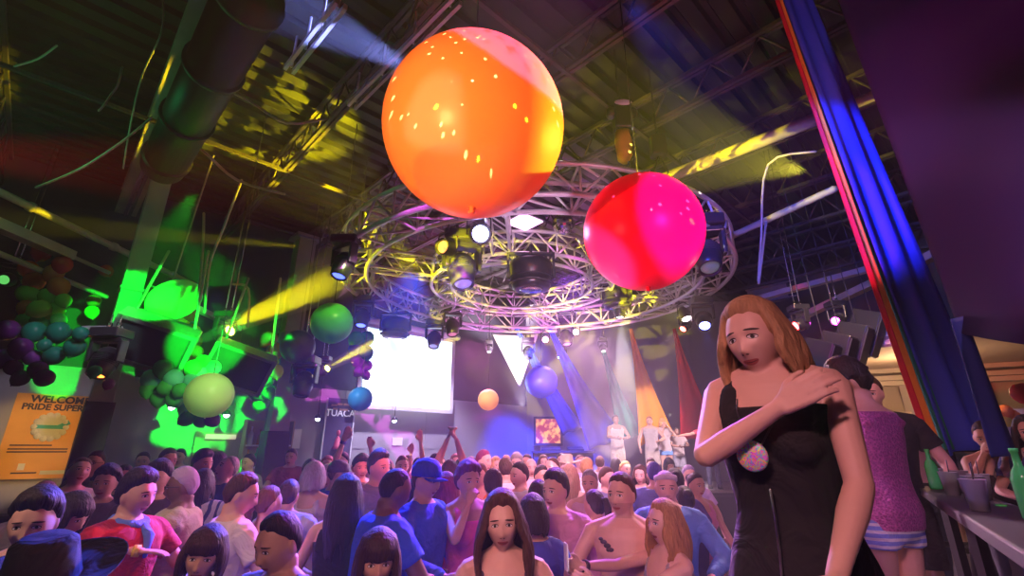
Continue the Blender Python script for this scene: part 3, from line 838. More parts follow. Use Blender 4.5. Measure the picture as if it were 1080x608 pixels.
# ribbed roof deck
c = Acc(); n = 150; pitch = .30; prof = []
for i in range(n):
    t = (i - n / 2) * pitch
    prof += [(t, .0), (t + .17, .0), (t + .20, .07), (t + .27, .07)]
lo_ = [A_AX * t + Vector((0, 8, CEIL + h)) - B_AX * 24 for t, h in prof]
hi_ = [p + B_AX * 48 for p in lo_]
vs_ = lo_ + hi_; m_ = len(lo_)
c.add(vs_, [(i, i + 1, i + 1 + m_, i + m_) for i in range(m_ - 1)])
tp = [A_AX * (-23) - B_AX * 24, A_AX * 23 - B_AX * 24, A_AX * 23 + B_AX * 24, A_AX * (-23) + B_AX * 24]
c.add([p + Vector((0, 8, CEIL + .2)) for p in tp], [(0, 1, 2, 3)])
struct('ceiling', c, M['deck'])

def wall(name, a, b, z0, z1, th, m, seams=None):
    c = Acc(); a = Vector((a[0], a[1], 0)); b = Vector((b[0], b[1], 0)); t = (b - a).normalized(); nn = Vector((t.y, -t.x, 0))
    bar(c, (a + b) / 2 + Vector((0, 0, z0)) - (b - a) / 2, (b + a) / 2 + Vector((0, 0, z0)) + (b - a) / 2, .001) if False else None
    L = (b - a).length
    rot = Matrix((t, nn, (0, 0, 1))).transposed()
    c.box((a + b) / 2 + Vector((0, 0, (z0 + z1) / 2)) - nn * th / 2, (L, th, z1 - z0), rot)
    if seams:
        for z in seams[0]: c.box((a + b) / 2 + Vector((0, 0, z)) + nn * .006, (L, .012, .03), rot)
        k_ = int(L / seams[1])
        for i in range(1, k_): c.box(a + t * (i * seams[1]) + Vector((0, 0, (z0 + z1) / 2)) + nn * .006, (.03, .012, z1 - z0), rot)
    return struct(name, c, m)
BW0 = Vector((-7.7, 8.5, 0)); 
WA = BW0 - B_AX * 7; WB = BW0 + B_AX * 11.4
wall('wall_back', WA, WB, 0, 3.35, .3, M['wall'], ((1.05, 2.0), 2.4))
wall('wall_back_upper', WA + Vector((-.05, .05, 0)), WB + Vector((-.05, .05, 0)), 3.35, CEIL, .3, M['wall_dark'])
wall('wall_stage', WB, (9.5, 16.2), 0, CEIL, .3, M['wall'], ((1.9, 4.2), 1.9))
wall('wall_right', (8.2, 15.6), (12.2, 2.0), 0, CEIL, .3, M['wall_dark'])
wall('wall_left', (-16, 3.0), (-12.0, 3.4), 0, CEIL, .3, M['wall_dark'])
# lounge wall and ceiling bulkhead on the right, with mouldings
wall('wall_lounge', (6.2, 10.6), (11.6, 8.2), .66, 3.5, .2, M['wall_cream'])
c = Acc()
a = Vector((6.0, 10.5, 0)); b = Vector((11.6, 8.0, 0))
for z, w in ((3.46, .34), (3.32, .26), (3.22, .16), (2.62, .10)): bar(c, a + Vector((0, -.1, z)), b + Vector((0, -.1, z)), w, .09)
for i in range(7):
    p = a.lerp(b, i / 6) + Vector((0, -.08, 0)); bar(c, p + Vector((0, 0, .66)), p + Vector((0, 0, 3.2)), .22, .12, (1, 0, 0))
struct('trim_1', c, M['moulding'])
c = Acc()
q = [(5.2, 7.4), (6.2, 10.5), (11.8, 8.0), (10.5, 4.5), (7.6, 4.9)]
c.loft([[Vector((x, y, 3.5)) for x, y in q], [Vector((x, y, 3.68)) for x, y in q]]); struct('ceiling_lounge', c, M['wall_cream'])
c = Acc(); qq = q + [q[0]]
for z, w in ((3.47, .12), (3.60, .18)): c.tube([Vector((x, y, z)) for x, y in qq], w / 2, 6)
struct('trim_2', c, M['moulding'])

# roof beams and open-web joists, each its own thing
def girder(p, q, w, h, label):
    c = Acc(); bar(c, p, q, w, .03); p2 = Vector(p) + Vector((0, 0, h)); q2 = Vector(q) + Vector((0, 0, h))
    bar(c, p2, q2, w, .03); bar(c, Vector(p) + Vector((0, 0, h / 2)), Vector(q) + Vector((0, 0, h / 2)), .03, h - .02)
    return tag(obj('roof_beam', c, M['beam'], smooth=False), label, 'beam')
g0 = PZ(150, 182, 6.45); girder(g0 + A_AX * 9, g0 - A_AX * 11, .34, .5, 'wide brown steel roof beam running from the top of the near left column')
g1 = PZ(905, 300, 6.45); girder(g1 + A_AX * 3, g1 - A_AX * 12, .30, .5, 'dark steel roof beam high above the right-hand drapes')
def joist(p, q, h, label, m='joist', step=.62, w=.07):
    p = Vector(p); q = Vector(q); L = (q - p).length; t = (q - p).normalized(); u = Vector((0, 0, h))
    r = empty('roof_joist', (p + q) / 2, label, 'joist', 'open web joists under the roof deck')
    off = -r.location
    c = Acc(); sd = t.cross(Vector((0, 0, 1)))
    for s_ in (-1, 1): bar(c, p + off + sd * s_ * w * .5, q + off + sd * s_ * w * .5, w * .7, w * .8)
    obj('bottom_chord', c, M[m], r, smooth=False)
    c = Acc()
    for s_ in (-1, 1): bar(c, p + off + u + sd * s_ * w * .5, q + off + u + sd * s_ * w * .5, w * .7, w * .8)
    obj('top_chord', c, M[m], r, smooth=False)
    c = Acc(); n = int(L / step)
    for i in range(n):
        a_ = p + t * (L * i / n) + off; b_ = p + t * (L * (i + .5) / n) + off + u; d_ = p + t * (L * (i + 1) / n) + off
        c.tube([a_, b_], .016, 6, round_ends=False); c.tube([b_, d_], .016, 6, round_ends=False)
    obj('web_bars', c, M[m], r)
    return r
for i, off in enumerate((-9.2, -7.4, -5.6, -3.8, -2.1, -.4, 1.3, 3.0, 4.7, 6.4, 8.1, 9.8)):
    cpt = Vector((0, 6, 6.42)) + B_AX * off
    joist(cpt - A_AX * 11, cpt + A_AX * 11, .5, 'open web roof joist, %s of the row under the dark deck' % ['leftmost', 'second from the left', 'third from the left', 'fourth from the left', 'fifth from the left', 'sixth from the left', 'sixth from the right', 'fifth from the right', 'fourth from the right', 'third from the right', 'second from the right', 'rightmost'][i])
# cross bridging along the other axis
for i, off in enumerate((-6.2, -1.4, 3.3, 7.6)):
    c = Acc(); cpt = Vector((0, 6, 6.40)) + A_AX * off
    bar(c, cpt - B_AX * 8.5, cpt + B_AX * 7.5, .05, .05); 
    tag(obj('bridging_bar', c, M['joist'], smooth=False), 'thin bridging bar crossing under the roof joists, %s one' % ('nearest', 'second nearest', 'second farthest', 'farthest')[i], 'bar', 'bridging bars under the roof')

# columns
def column(px, Y, top, w, label, m='column'):
    p = P(px, 475, Y); r = empty('steel_column', (p.x, p.y, 0), label, 'column')
    c = Acc()
    c.box((0, 0, top / 2), (w, w * .1, top)) if False else None
    for s_ in (-1, 1): c.box((0, s_ * w * .45, top / 2), (w, w * .1, top))
    c.box((0, 0, top / 2), (w * .12, w * .9, top)); c.box((s_ * 0, 0, top / 2), (w * .9, w * .88, top))
    bev(obj('shaft', c, M[m], r, smooth=False), .008); r.rotation_euler.z = R(44)
    c = Acc()
    for z in (2.1, 3.3, 4.3): c.box((0, 0, z), (w * 1.12, w * 1.12, .05))
    c.box((0, 0, .02), (w * 1.6, w * 1.6, .04)); c.box((0, 0, top - .03), (w * 1.5, w * 1.5, .06))
    obj('clamp_bands', c, M[m], r, smooth=False)
    return r
K1 = P(92, 475, 7.0)
column(92, 7.0, 6.45, .27, 'tall steel column on the far left, green lit with black lower half')
column(288, 9.7, 6.45, .36, 'green and violet lit steel column with a round badge, left of the screen')
K2 = P(288, 475, 9.7)
# black lower wrap of the near column
c = Acc(); c.box((K1.x, K1.y, 1.3), (.33, .33, 2.6), (0, 0, R(44))); tag(obj('column_wrap', c, M['black_rough'], smooth=False), 'black padding wrapped round the lower half of the near left column', 'padding')
c = Acc(); c.box((K2.x, K2.y, 1.15), (.42, .42, 2.3), (0, 0, R(44))); tag(obj('column_wrap', c, M['black_rough'], smooth=False), 'black padding round the foot of the column beside the liquor shelves', 'padding')

# pipes and ducts by their ends (seen pixel, height)
def pipe(name, pts, r, label, m='pipe', flat=False, cat='pipe', group=None):
    c = Acc(); pts = [Vector(p) for p in pts]
    if flat:
        for a_, b_ in zip(pts, pts[1:]): bar(c, a_, b_, r * 2.2, r * 1.6)
    else:
        c.tube(pts, r, 10)
        for a_, b_ in zip(pts, pts[1:]):
            n = int((b_ - a_).length / 1.4)
            for i in range(1, n):
                q = a_.lerp(b_, i / n); d = (b_ - a_).normalized() * .03; c.tube([q - d, q + d], r * 1.35, 10, round_ends=False)
    return tag(obj(name, c, M[m], smooth=not flat), label, cat, group)
def ext(a, b, f0, f1):
    a = Vector(a); b = Vector(b); return a + (a - b) * f0, b + (b - a) * f1
z = 5.25
pipe('ceiling_pipe', ext(PZ(0, 203, z), PZ(186, 292, z), .3, .4), .055, 'yellow lit ceiling pipe running past behind the near left column')
z = 4.75
pipe('cable_tray', ext(PZ(0, 238, z), PZ(74, 270, z), .4, .0), .085, 'flat yellow lit cable tray left of the near column', flat=True, cat='tray')
pipe('conduit', ext(PZ(70, 268, z), PZ(115, 288, z), .0, .0), .03, 'thin green lit conduit joining the tray to the near column')
z = 4.45
pipe('support_rail', ext(PZ(0, 268, z), PZ(104, 310, z), .2, .1), .04, 'thin dark rail below the tray on the far left', cat='rail')
z = 4.5
pipe('support_rail', [PZ(200, 322, z), PZ(262, 352, z), PZ(310, 372, z)], .06, 'pale flat rail carrying the boxes between the two columns', flat=True, cat='rail')
z = 5.75
pipe('sprinkler_pipe', ext(PZ(712, 184, z), PZ(858, 127, z), .1, .0), .085, 'thick yellow lit sprinkler pipe behind the blue drape')
pipe('sprinkler_pipe', [PZ(888, 115, z), PZ(922, 101, z), PZ(990, 74, z)], .06, 'short stretch of pipe showing right of the blue drape')
z = 5.2
pipe('sprinkler_pipe', ext(PZ(770, 250, z), PZ(868, 205, z), .1, .1), .05, 'lower yellow flecked pipe under the thick one')
z = 4.6
pipe('ceiling_rail', ext(PZ(838, 338, z), PZ(1000, 262, z), .1, .3), .07, 'cream flat ceiling rail right of the near woman', flat=True, cat='rail')
pipe('ceiling_rail', ext(PZ(800, 315, z + .3), PZ(905, 287, z + .3), .1, .2), .06, 'second cream ceiling rail above the magenta lamp', flat=True, cat='rail')
# the hook-shaped cable loops
def cable(pts, r, label, m='pipe', name='cable'):
    c = Acc(); P_ = [Vector(p) for p in pts]; out = []
    for i in range(len(P_) - 1):
        a_, b_ = P_[i], P_[i + 1]; a0 = P_[max(0, i - 1)]; b0 = P_[min(len(P_) - 1, i + 2)]
        for t in (0, .25, .5, .75):
            out.append(.5 * ((2 * a_) + (-a0 + b_) * t + (2 * a0 - 5 * a_ + 4 * b_ - b0) * t * t + (-a0 + 3 * a_ - 3 * b_ + b0) * t ** 3))
    out.append(P_[-1]); c.tube(out, r, 6)
    return tag(obj(name, c, M[m]), label, 'cable')
cable([P(808, 235, 6), P(800, 300, 6), P(803, 250, 6), P(810, 174, 5.6), P(860, 160, 5.2)], .016, 'thin hooked wire under the yellow pipe')
cable([P(172, 0, 4.1), P(170, 35, 4.3), P(150, 80, 4.7), P(138, 130, 5.0), P(130, 178, 5.4)], .010, 'long thin wire hanging beside the brown beam')
cable([P(38, 198, 5), P(85, 178, 5), P(128, 150, 5), P(160, 124, 5)], .014, 'slack yellowish cable sloping up to the brown beam')
cable([P(129, 71, 4.6), P(124, 90, 4.6), P(117, 100, 4.6), P(109, 112, 4.6), P(104, 117, 4.6)], .012, 'short bright twisted wire hanging in the dark upper left')
cable([P(15, 70, 4.6), P(40, 62, 4.6), P(60, 48, 4.55)], .012, 'short slack cable at the far upper left')
cable([P(215, 225, 7), P(214, 260, 7), P(209, 318, 7)], .02, 'suspension wire of the green dish')
cable([P(255, 190, 6.5), P(236, 240, 6.8), P(221, 280, 7), P(216, 330, 7)], .02, 'brace wire beside the green dish')
cable([P(245, 300, 7.3), P(262, 305, 7.3), P(261, 345, 7.3)], .02, 'square bent wire above the light beam')
cable([P(180, 135, 5.2), P(215, 160, 5.4), P(250, 190, 5.8), P(300, 205, 6)], .02, 'sagging yellowish cable under the roof left of the ring')
cable([P(205, 80, 5), P(260, 105, 5.2), P(302, 130, 5.4), P(345, 125, 5.6)], .018, 'cable along the joist left of the orange ball')

# round duct with joint rings
a_ = PZ(172, 176, 5.85); b_ = PZ(268, -10, 5.85); r = empty('round_duct', (a_ + b_) / 2, 'large dark round air duct beside the brown beam with ringed joints', 'duct')
a2 = a_ - r.location; b2 = b_ - r.location
c = Acc(); c.tube([a2, b2], .27, 28, round_ends=False); obj('duct_pipe', c, M['duct'], r)
for t in (.08, .38, .68, .97):
    c = Acc(); q_ = a2.lerp(b2, t); d = (b2 - a2).normalized() * .03; c.tube([q_ - d, q_ + d], .30, 28, round_ends=False); obj('joint_ring', c, M['duct'], r)
# hanging fluorescent strips / unistruts lit violet
for (pa, pb, lab) in (((305, 74), (360, 4), 'pair of violet lit struts hanging at the top left'), ((371, 112), (482, 0), 'long violet lit strut pair left of the orange ball')):
    z = 6.0; c = Acc(); p, q_ = PZ(*pa, z), PZ(*pb, z); sd = (q_ - p).normalized().cross(Vector((0, 0, 1)))
    for s_ in (-1, 1): bar(c, p + sd * .045 * s_, q_ + sd * .045 * s_, .035, .06)
    for t in (.05, .35, .65, .95): bar(c, p.lerp(q_, t), p.lerp(q_, t) + Vector((0, 0, .45)), .02, .02)
    tag(obj('hanging_strut', c, M['truss'], smooth=False), lab, 'strut')

# ------------------------------------------------------------------ ring trusses
def ring_truss(cx, cy, z, Rr, wd, h, npan, label, tube=.034, tilt=0.0):
    r = empty('ring_truss', (cx, cy, z), label, 'truss')
    N = npan * 4
    def pt(i, rr, zz): a = 2 * PI * i / N; return Vector((math.cos(a) * rr, math.sin(a) * rr, zz))
    for rr in (Rr, Rr - wd):
        for zz in (0, h):
            c = Acc(); c.loft([[pt(i, rr + math.cos(2 * PI * j / 8) * tube, zz + math.sin(2 * PI * j / 8) * tube) for j in range(8)] for i in range(N + 1)], cap=False)
            obj('chord', c, M['truss'], r)
    for s_ in range(npan):
        c = Acc(); i = s_ * 4; t = tube * .52
        for rr in (Rr, Rr - wd):
            c.tube([pt(i, rr, 0), pt(i, rr, h)], t, 6, round_ends=False)
            c.tube([pt(i, rr, 0), pt(i + 2, rr, h)], t, 6, round_ends=False); c.tube([pt(i + 2, rr, h), pt(i + 4, rr, 0)], t, 6, round_ends=False)
        for zz in (0, h):
            c.tube([pt(i, Rr, zz), pt(i, Rr - wd, zz)], t, 6, round_ends=False)
            c.tube([pt(i, Rr, zz), pt(i + 4, Rr - wd, zz)], t, 6, round_ends=False)
        obj('brace_panel', c, M['truss'], r)
    return r
RC = Vector((.38, 7.9, 0)); RR = 3.25
ring_truss(RC.x, RC.y, 4.65, RR, .42, .40, 26, 'large round aluminium lighting truss hung over the dance floor')
ring_truss(.18, 8.1, 4.72, 1.62, .36, .36, 15, 'smaller round aluminium truss inside the large ring', .030)
# radial spokes between the rings: box truss pieces
def spoke(a, b, w, h, label):
    a = Vector(a); b = Vector(b); mid = (a + b) / 2; r = empty('truss_spoke', mid, label, 'truss', 'straight truss pieces joining the two rings')
    a -= mid; b -= mid; t = (b - a).normalized(); sd = t.cross(Vector((0, 0, 1)))
    for s_ in (-1, 1):
        for zz in (0, h):
            c = Acc(); c.tube([a + sd * s_ * w / 2 + Vector((0, 0, zz)), b + sd * s_ * w / 2 + Vector((0, 0, zz))], .024, 8); obj('chord', c, M['truss'], r)
    c = Acc(); n = max(2, int((b - a).length / .4))
    for i in range(n):
        p, q_, m2 = a.lerp(b, i / n), a.lerp(b, (i + 1) / n), a.lerp(b, (i + .5) / n)
        for s_ in (-1, 1): 
            o1 = sd * s_ * w / 2; c.tube([p + o1, m2 + o1 + Vector((0, 0, h))], .012, 6); c.tube([m2 + o1 + Vector((0, 0, h)), q_ + o1], .012, 6)
        for zz in (0, h): c.tube([p - sd * w / 2 + Vector((0, 0, zz)), q_ + sd * w / 2 + Vector((0, 0, zz))], .012, 6)
    obj('lacing', c, M['truss'], r)
for i in range(6):
    a = R(18 + 60 * i); d = Vector((math.cos(a), math.sin(a), 0))
    spoke(Vector((.18, 8.1, 4.72)) + d * 1.62, RC + Vector((0, 0, 4.70)) + d * (RR - .44), .26, .32, 'straight truss piece joining the two rings at their %s' % ('right', 'far side', 'far left', 'left', 'near side', 'near right')[i])
# hoist chains
for i, (px, py, Y) in enumerate(((610, 150, 5.1), (430, 200, 5.6), (375, 232, 7.2), (745, 215, 6.6), (560, 330, 11.1))):
    a = R((-60, -130, -170, 5, 85)[i]); p = RC + Vector((math.cos(a) * (RR - .2), math.sin(a) * (RR - .2), 5.08))
    r = empty('chain_hoist', p, ('chain hoist carrying the ring truss, nearest behind the red ball', 'chain hoist carrying the ring truss behind the orange ball', 'chain hoist on the left side of the ring truss',
                               'chain hoist on the right side of the ring truss', 'chain hoist at the far side of the ring truss')[i], 'hoist')
    c = Acc(); 
    for s_ in (-1, 1): c.tube([(s_ * .18, 0, 0), (0, 0, .5)], .012, 6)
    obj('sling', c, M['black_rough'], r)
    c = Acc(); c.tube([(0, 0, .5), (0, 0, 1.9)], .012, 6); obj('chain', c, M['chrome'], r)
    c = Acc(); c.box((0, 0, .62), (.2, .16, .3)); bev(obj('motor', c, M['black_rough'], r, smooth=False), .02)

# ------------------------------------------------------------------ wall helpers
WN = Vector((B_AX.y, -B_AX.x, 0))                    # out of the back wall, towards the room
def wallpt(px, py, off=0.0):
    d = ray(px, py); o = Vector((0, 0, CAMZ)); p0 = BW0 + WN * off
    return o + d * ((p0 - o).dot(WN) / d.dot(WN))
WROT = Matrix((B_AX, -WN, (0, 0, 1))).transposed()   # x along the wall, y into it, z up
def text_mesh(name, body, size, m, parent, loc, extr=.003, align='CENTER', rot=WROT, bold=0.0):
    cu = bpy.data.curves.new('t', 'FONT'); cu.body = body; cu.size = size; cu.align_x = align; cu.extrude = extr; cu.offset = bold
    t = bpy.data.objects.new('t', cu); COL.objects.link(t); bpy.context.view_layer.update()
    me = bpy.data.meshes.new_from_object(t.evaluated_get(bpy.context.evaluated_depsgraph_get()))
    bpy.data.objects.remove(t); bpy.data.curves.remove(cu)
    me.transform((rot @ Matrix.Rotation(PI / 2, 3, 'X')).to_4x4()); me.name = name
    me.materials.clear(); me.materials.append(m)
    return link(name, me, None, parent, loc)

# ------------------------------------------------------------------ projection screen
p0 = wallpt(432, 391, .4); sw_ = (wallpt(478, 391, .4) - wallpt(386, 391, .4)).length; sh_ = wallpt(432, 352, .4).z - wallpt(432, 428, .4).z
r = empty('projection_screen', p0, 'big glowing white projection screen on the back wall left of centre', 'screen')
m, n, k, b, out = new_mat('projected_picture')
tc = n.new('ShaderNodeTexCoord'); no = n.new('ShaderNodeTexNoise'); no.inputs['Scale'].default_value = 1.3; no.inputs['Detail'].default_value = 1
rp = n.new('ShaderNodeValToRGB'); rp.color_ramp.elements[0].position = .36; rp.color_ramp.elements[0].color = (.42, .62, .85, 1); rp.color_ramp.elements[1].position = .52; rp.color_ramp.elements[1].color = (1, 1, 1, 1)
k.new(tc.outputs['Object'], no.inputs[0]); k.new(no.outputs[0], rp.inputs[0]); k.new(rp.outputs[0], b.inputs['Emission Color']); b.inputs['Emission Strength'].default_value = 1.5
c = Acc(); c.box((0, 0, 0), (sw_, .03, sh_), WROT); obj('picture_surface', c, m, r, smooth=False)
c = Acc()
for s_ in (-1, 1):
    c.box(WROT @ Vector((s_ * (sw_ / 2 + .05), 0, 0)), (.1, .08, sh_ + .2), WROT); c.box((0, 0, s_ * (sh_ / 2 + .05)), (sw_ + .2, .08, .1), WROT)
obj('frame', c, M['white'], r, smooth=False)
c = Acc(); c.tube([WROT @ Vector((-sw_ / 2 - .2, -.02, sh_ / 2 + .18)), WROT @ Vector((sw_ / 2 + .2, -.02, sh_ / 2 + .18))], .09, 14); obj('roller_housing', c, M['white'], r)
for s_ in (-1, 1):
    c = Acc(); x = s_ * sw_ * .4; c.tube([WROT @ Vector((x, 0, sh_ / 2 + .2)), WROT @ Vector((x, 0, 6.9 - p0.z))], .015, 6); obj('hanger', c, M['black_rough'], r)

# ------------------------------------------------------------------ posters
pc = wallpt(50, 460, .12); pw = 1.02; ph = wallpt(50, 416, .12).z - wallpt(42, 505, .12).z
PO = mat('orange_poster_paper', (0.80, 0.36, 0.06), .7, 0, .15, 3); INK = mat('poster_ink', (0.05, 0.03, 0.03), .7); PCREAM = mat('poster_cream', (.75, .7, .5), .7); PTEAL = mat('poster_teal', (.05, .45, .35), .6)
r = empty('welcome_poster', pc, 'orange welcome poster with a round emblem on the back wall, far left', 'poster')
c = Acc(); c.box((0, 0, 0), (pw, .03, ph), WROT); obj('sheet', c, PO, r, smooth=False)
wl = lambda x, z, y=-.022: WROT @ Vector((x, y, z))
text_mesh('headline', 'WELCOME', .155, INK, r, wl(.04, ph * .40), bold=.006); text_mesh('headline', 'PRIDE SUPERS', .135, INK, r, wl(0, ph * .31), bold=.006)
c = Acc()
for q in range(14):
    a = 2 * PI * q / 14; c.ell(wl(math.cos(a) * .19, .14 + math.sin(a) * .19), .05, 8, 6)
rot = WROT @ Euler((PI / 2, 0, 0)).to_matrix(); c.lathe([(.001, .0), (.20, .0), (.20, .012), (.001, .012)], wl(0, .14, -.03), 28, rot); obj('emblem', c, PCREAM, r, smooth=False)
c = Acc(); c.box(wl(0, .14, -.05), (.36, .012, .06), WROT); c.box(wl(.16, .18, -.05), (.16, .012, .07), WROT @ Euler((0, -.6, 0)).to_matrix()); obj('emblem_band', c, PTEAL, r, smooth=False)
for z, x0, w in ((-.17, -.16, .5), (-.235, -.06, .72), (-.285, -.06, .72), (-ph * .43 * 1.5 / ph, -.15, .3)):
    c = Acc(); c.box(wl(x0, z * ph / 1.5), (w, .008, .022), WROT); obj('print_line', c, INK, r, smooth=False)
c = Acc(); c.box(wl(.2, -ph * .43), (.32, .008, .06), WROT); obj('sponsor_strip', c, PCREAM, r, smooth=False)
c = Acc(); c.box(wl(-.2, -ph * .36), (.08, .008, .1), WROT); obj('sponsor_mark', c, PCREAM, r, smooth=False)

pc = wallpt(357, 452, .15); pw = (wallpt(373, 452, .15) - wallpt(343, 452, .15)).length; ph = wallpt(357, 422, .15).z - wallpt(357, 486, .15).z
r = empty('banner', pc, 'dark liqueur banner reading TUACA on the back wall below the screen', 'banner')
BN = mat('banner_print', (.06, .05, .11), .6, 0, .3, 3); BW_ = mat('banner_white', (.8, .8, .85), .5, emit=((.8, .8, .9), .25)); BR = mat('banner_red', (.6, .08, .15), .5)
c = Acc(); c.box((0, 0, 0), (pw, .03, ph), WROT); obj('sheet', c, BN, r, smooth=False)
text_mesh('lettering', 'TUACA', pw * .31, BW_, r, wl(0, ph * .20), bold=.004)
c = Acc()
for q, (x, z, w) in enumerate(((-.25, .38, .2), (-.05, .40, .18), (.2, .40, .25), (-.2, .32, .16), (.1, .31, .3))): c.box(wl(x * pw, z * ph), (w * pw, .01, .035 * ph), WROT)
obj('colour_patches', c, mat('banner_patch', (.5, .3, .2), .6, 0, .9, 3), r, smooth=False)
c = Acc(); c.ell(wl(0, -.08 * ph, -.03), (.05, .03, .07), 12, 8); c.lathe([(.01, .1), (.05, .05), (.09, -.12), (.14, -.2), (.001, -.2)], wl(0, -.2 * ph, -.03), 12); obj('printed_figure', c, BR, r)
c = Acc()
for s_ in (-1, 1): c.box(wl(s_ * pw / 2, 0, -.01), (.03, .04, ph), WROT)
obj('edge', c, M['white'], r, smooth=False)

# ------------------------------------------------------------------ bar along the back wall, door, shelves with bottles
a = wallpt(222, 480, .5); b_ = wallpt(345, 480, .5); L = (b_ - a).length; mid = (a + b_) / 2
r = empty('bar_counter', (mid.x, mid.y, 0), 'long low bar counter in front of the green lit back wall', 'counter')
c = Acc(); c.box((0, 0, .55), (L, .5, 1.1), WROT); 
for q in range(7): c.box(WROT @ Vector((-L / 2 + L * (q + .5) / 7, -.26, .55)), (L / 7 - .08, .03, .9), WROT)
obj('front_panel', c, M['wall_cream'], r, smooth=False)
c = Acc(); c.box((0, 0, 1.13), (L + .1, .62, .06), WROT); bev(obj('counter_top', c, M['black_rough'], r, smooth=False), .012)
dp = wallpt(241, 462, .03)
c = Acc(); c.box((dp.x, dp.y, 1.1), (1.0, .06, 2.2), WROT); o = struct('door_1', c, M['beam'])
c = Acc(); c.box((dp.x, dp.y, 0), (.001, .001, .001), WROT); 
c = Acc()
for s_ in (-1, 1): c.box(Vector((dp.x, dp.y, 1.12)) + B_AX * s_ * .55, (.1, .1, 2.24), WROT)
c.box((dp.x, dp.y, 2.25), (1.2, .1, .1), WROT); struct('trim_3', c, M['wall_cream'])
c = Acc(); q = wallpt(233, 461, .10); c.box(q, (.55, .03, .09), WROT); tag(obj('door_sign', c, mat('sign_cream', (.8, .75, .5), .5, emit=((1, .9, .6), .4)), smooth=False), 'small pale lit sign strip over the door behind the bar', 'sign')
sp = wallpt(283, 447, .25); r = empty('liquor_shelf', (sp.x, sp.y, 0), 'lit liquor shelf unit beside the second column', 'shelf')
c = Acc(); c.box((0, 0, 1.6), (.9, .05, 1.9), WROT); obj('back_panel', c, M['wall_cream'], r, smooth=False)
SHZ = (1.2, 1.62, 2.04)
for z in SHZ:
    c = Acc(); c.box(WROT @ Vector((0, -.13, z)), (.9, .24, .03), WROT); obj('shelf_board', c, M['white'], r, smooth=False)
c = Acc()
for s_ in (-1, 1): c.box(WROT @ Vector((s_ * .46, -.12, 1.6)), (.03, .26, 1.9), WROT)
obj('side_panel', c, M['wall_cream'], r, smooth=False)
def bottle(loc, h, m, label, group=None, name='bottle'):
    c = Acc(); R_ = h * .14
    c.lathe([(R_ * .9, 0), (R_, .01), (R_, h * .55), (R_ * .8, h * .66), (R_ * .35, h * .76), (R_ * .32, h * .94), (R_ * .4, h * .95), (R_ * .4, h)], (0, 0, 0), 14)
    return tag(obj(name, c, m, None, loc), label, 'bottle', group)
GL = [mat('green_bottle_glass', (.05, .5, .12), .1), mat('amber_bottle_glass', (.5, .2, .03), .1), mat('clear_bottle_glass', (.7, .75, .8), .1), mat('red_bottle_glass', (.6, .04, .06), .1)]
on = ('leftmost', 'second', 'third', 'fourth', 'rightmost')
for zi, z in enumerate(SHZ):
    for q in range(5):
        loc = Vector((sp.x, sp.y, z + .016)) + WROT @ Vector((-.34 + q * .17, -.13, 0))
        bottle(loc, .30 + .03 * ((q + zi) % 3), GL[(q * 3 + zi) % 4], '%s %s bottle on the %s board of the liquor shelf' % (on[q], ('green', 'amber', 'clear', 'red')[(q * 3 + zi) % 4], ('lowest', 'middle', 'top')[zi]), 'bottles on the liquor shelf')
# notice sheet
c = Acc(); c.box(wallpt(307, 463, .03), (.42, .02, .42), WROT); tag(obj('notice', c, mat('notice_paper', (.7, .68, .65), .7), smooth=False), 'square pale notice stuck on the wall right of the second column', 'notice')
c = Acc(); c.box(wallpt(419, 466, .03), (.3, .02, .2), WROT); tag(obj('wall_plate', c, M['white'], smooth=False), 'small white plate on the wall under the screen', 'plate')
# dark ledge under the far-left wall
a = wallpt(-60, 512, .25); b_ = wallpt(66, 512, .25); mid = (a + b_) / 2; L = (b_ - a).length
r = empty('wall_bench', (mid.x, mid.y, 0), 'long dark padded bench against the wall under the orange poster', 'bench')
c = Acc(); c.box((0, 0, .42), (L, .5, .84), WROT); obj('base', c, M['wall_dark'], r, smooth=False)
c = Acc(); c.box(WROT @ Vector((0, 0, .93)), (L, .5, .16), WROT); bev(obj('pad', c, M['black_rough'], r, smooth=False), .05, 4)

# ------------------------------------------------------------------ pendant lamps on the wall line
PG = glow('pendant_bulb', (.75, .95, 1.0), 14)
for px, py, lab in ((181, 430, 'tiny star-bright pendant lamp under the green balloon bunch'), (239, 438, 'tiny star-bright pendant lamp right of the lime balloon'), (335, 442, 'tiny star-bright pendant lamp left of the TUACA banner'), (416, 444, 'tiny star-bright pendant lamp under the screen')):
    p = wallpt(px, py, .6); r = empty('pendant_lamp', p, lab, 'lamp', 'pendant lamps along the back wall')
    c = Acc(); c.tube([(0, 0, .06), (0, 0, 3.3 - p.z + 1.0)], .008, 6); obj('cord', c, M['black'], r)
    c = Acc(); c.lathe([(.02, .10), (.05, .08), (.085, 0), (.08, 0), (.045, .07), (.015, .09)], (0, 0, 0), 16); obj('shade', c, M['black'], r)
    c = Acc(); c.ell((0, 0, .0), .05, 12, 8); obj('bulb', c, PG, r)

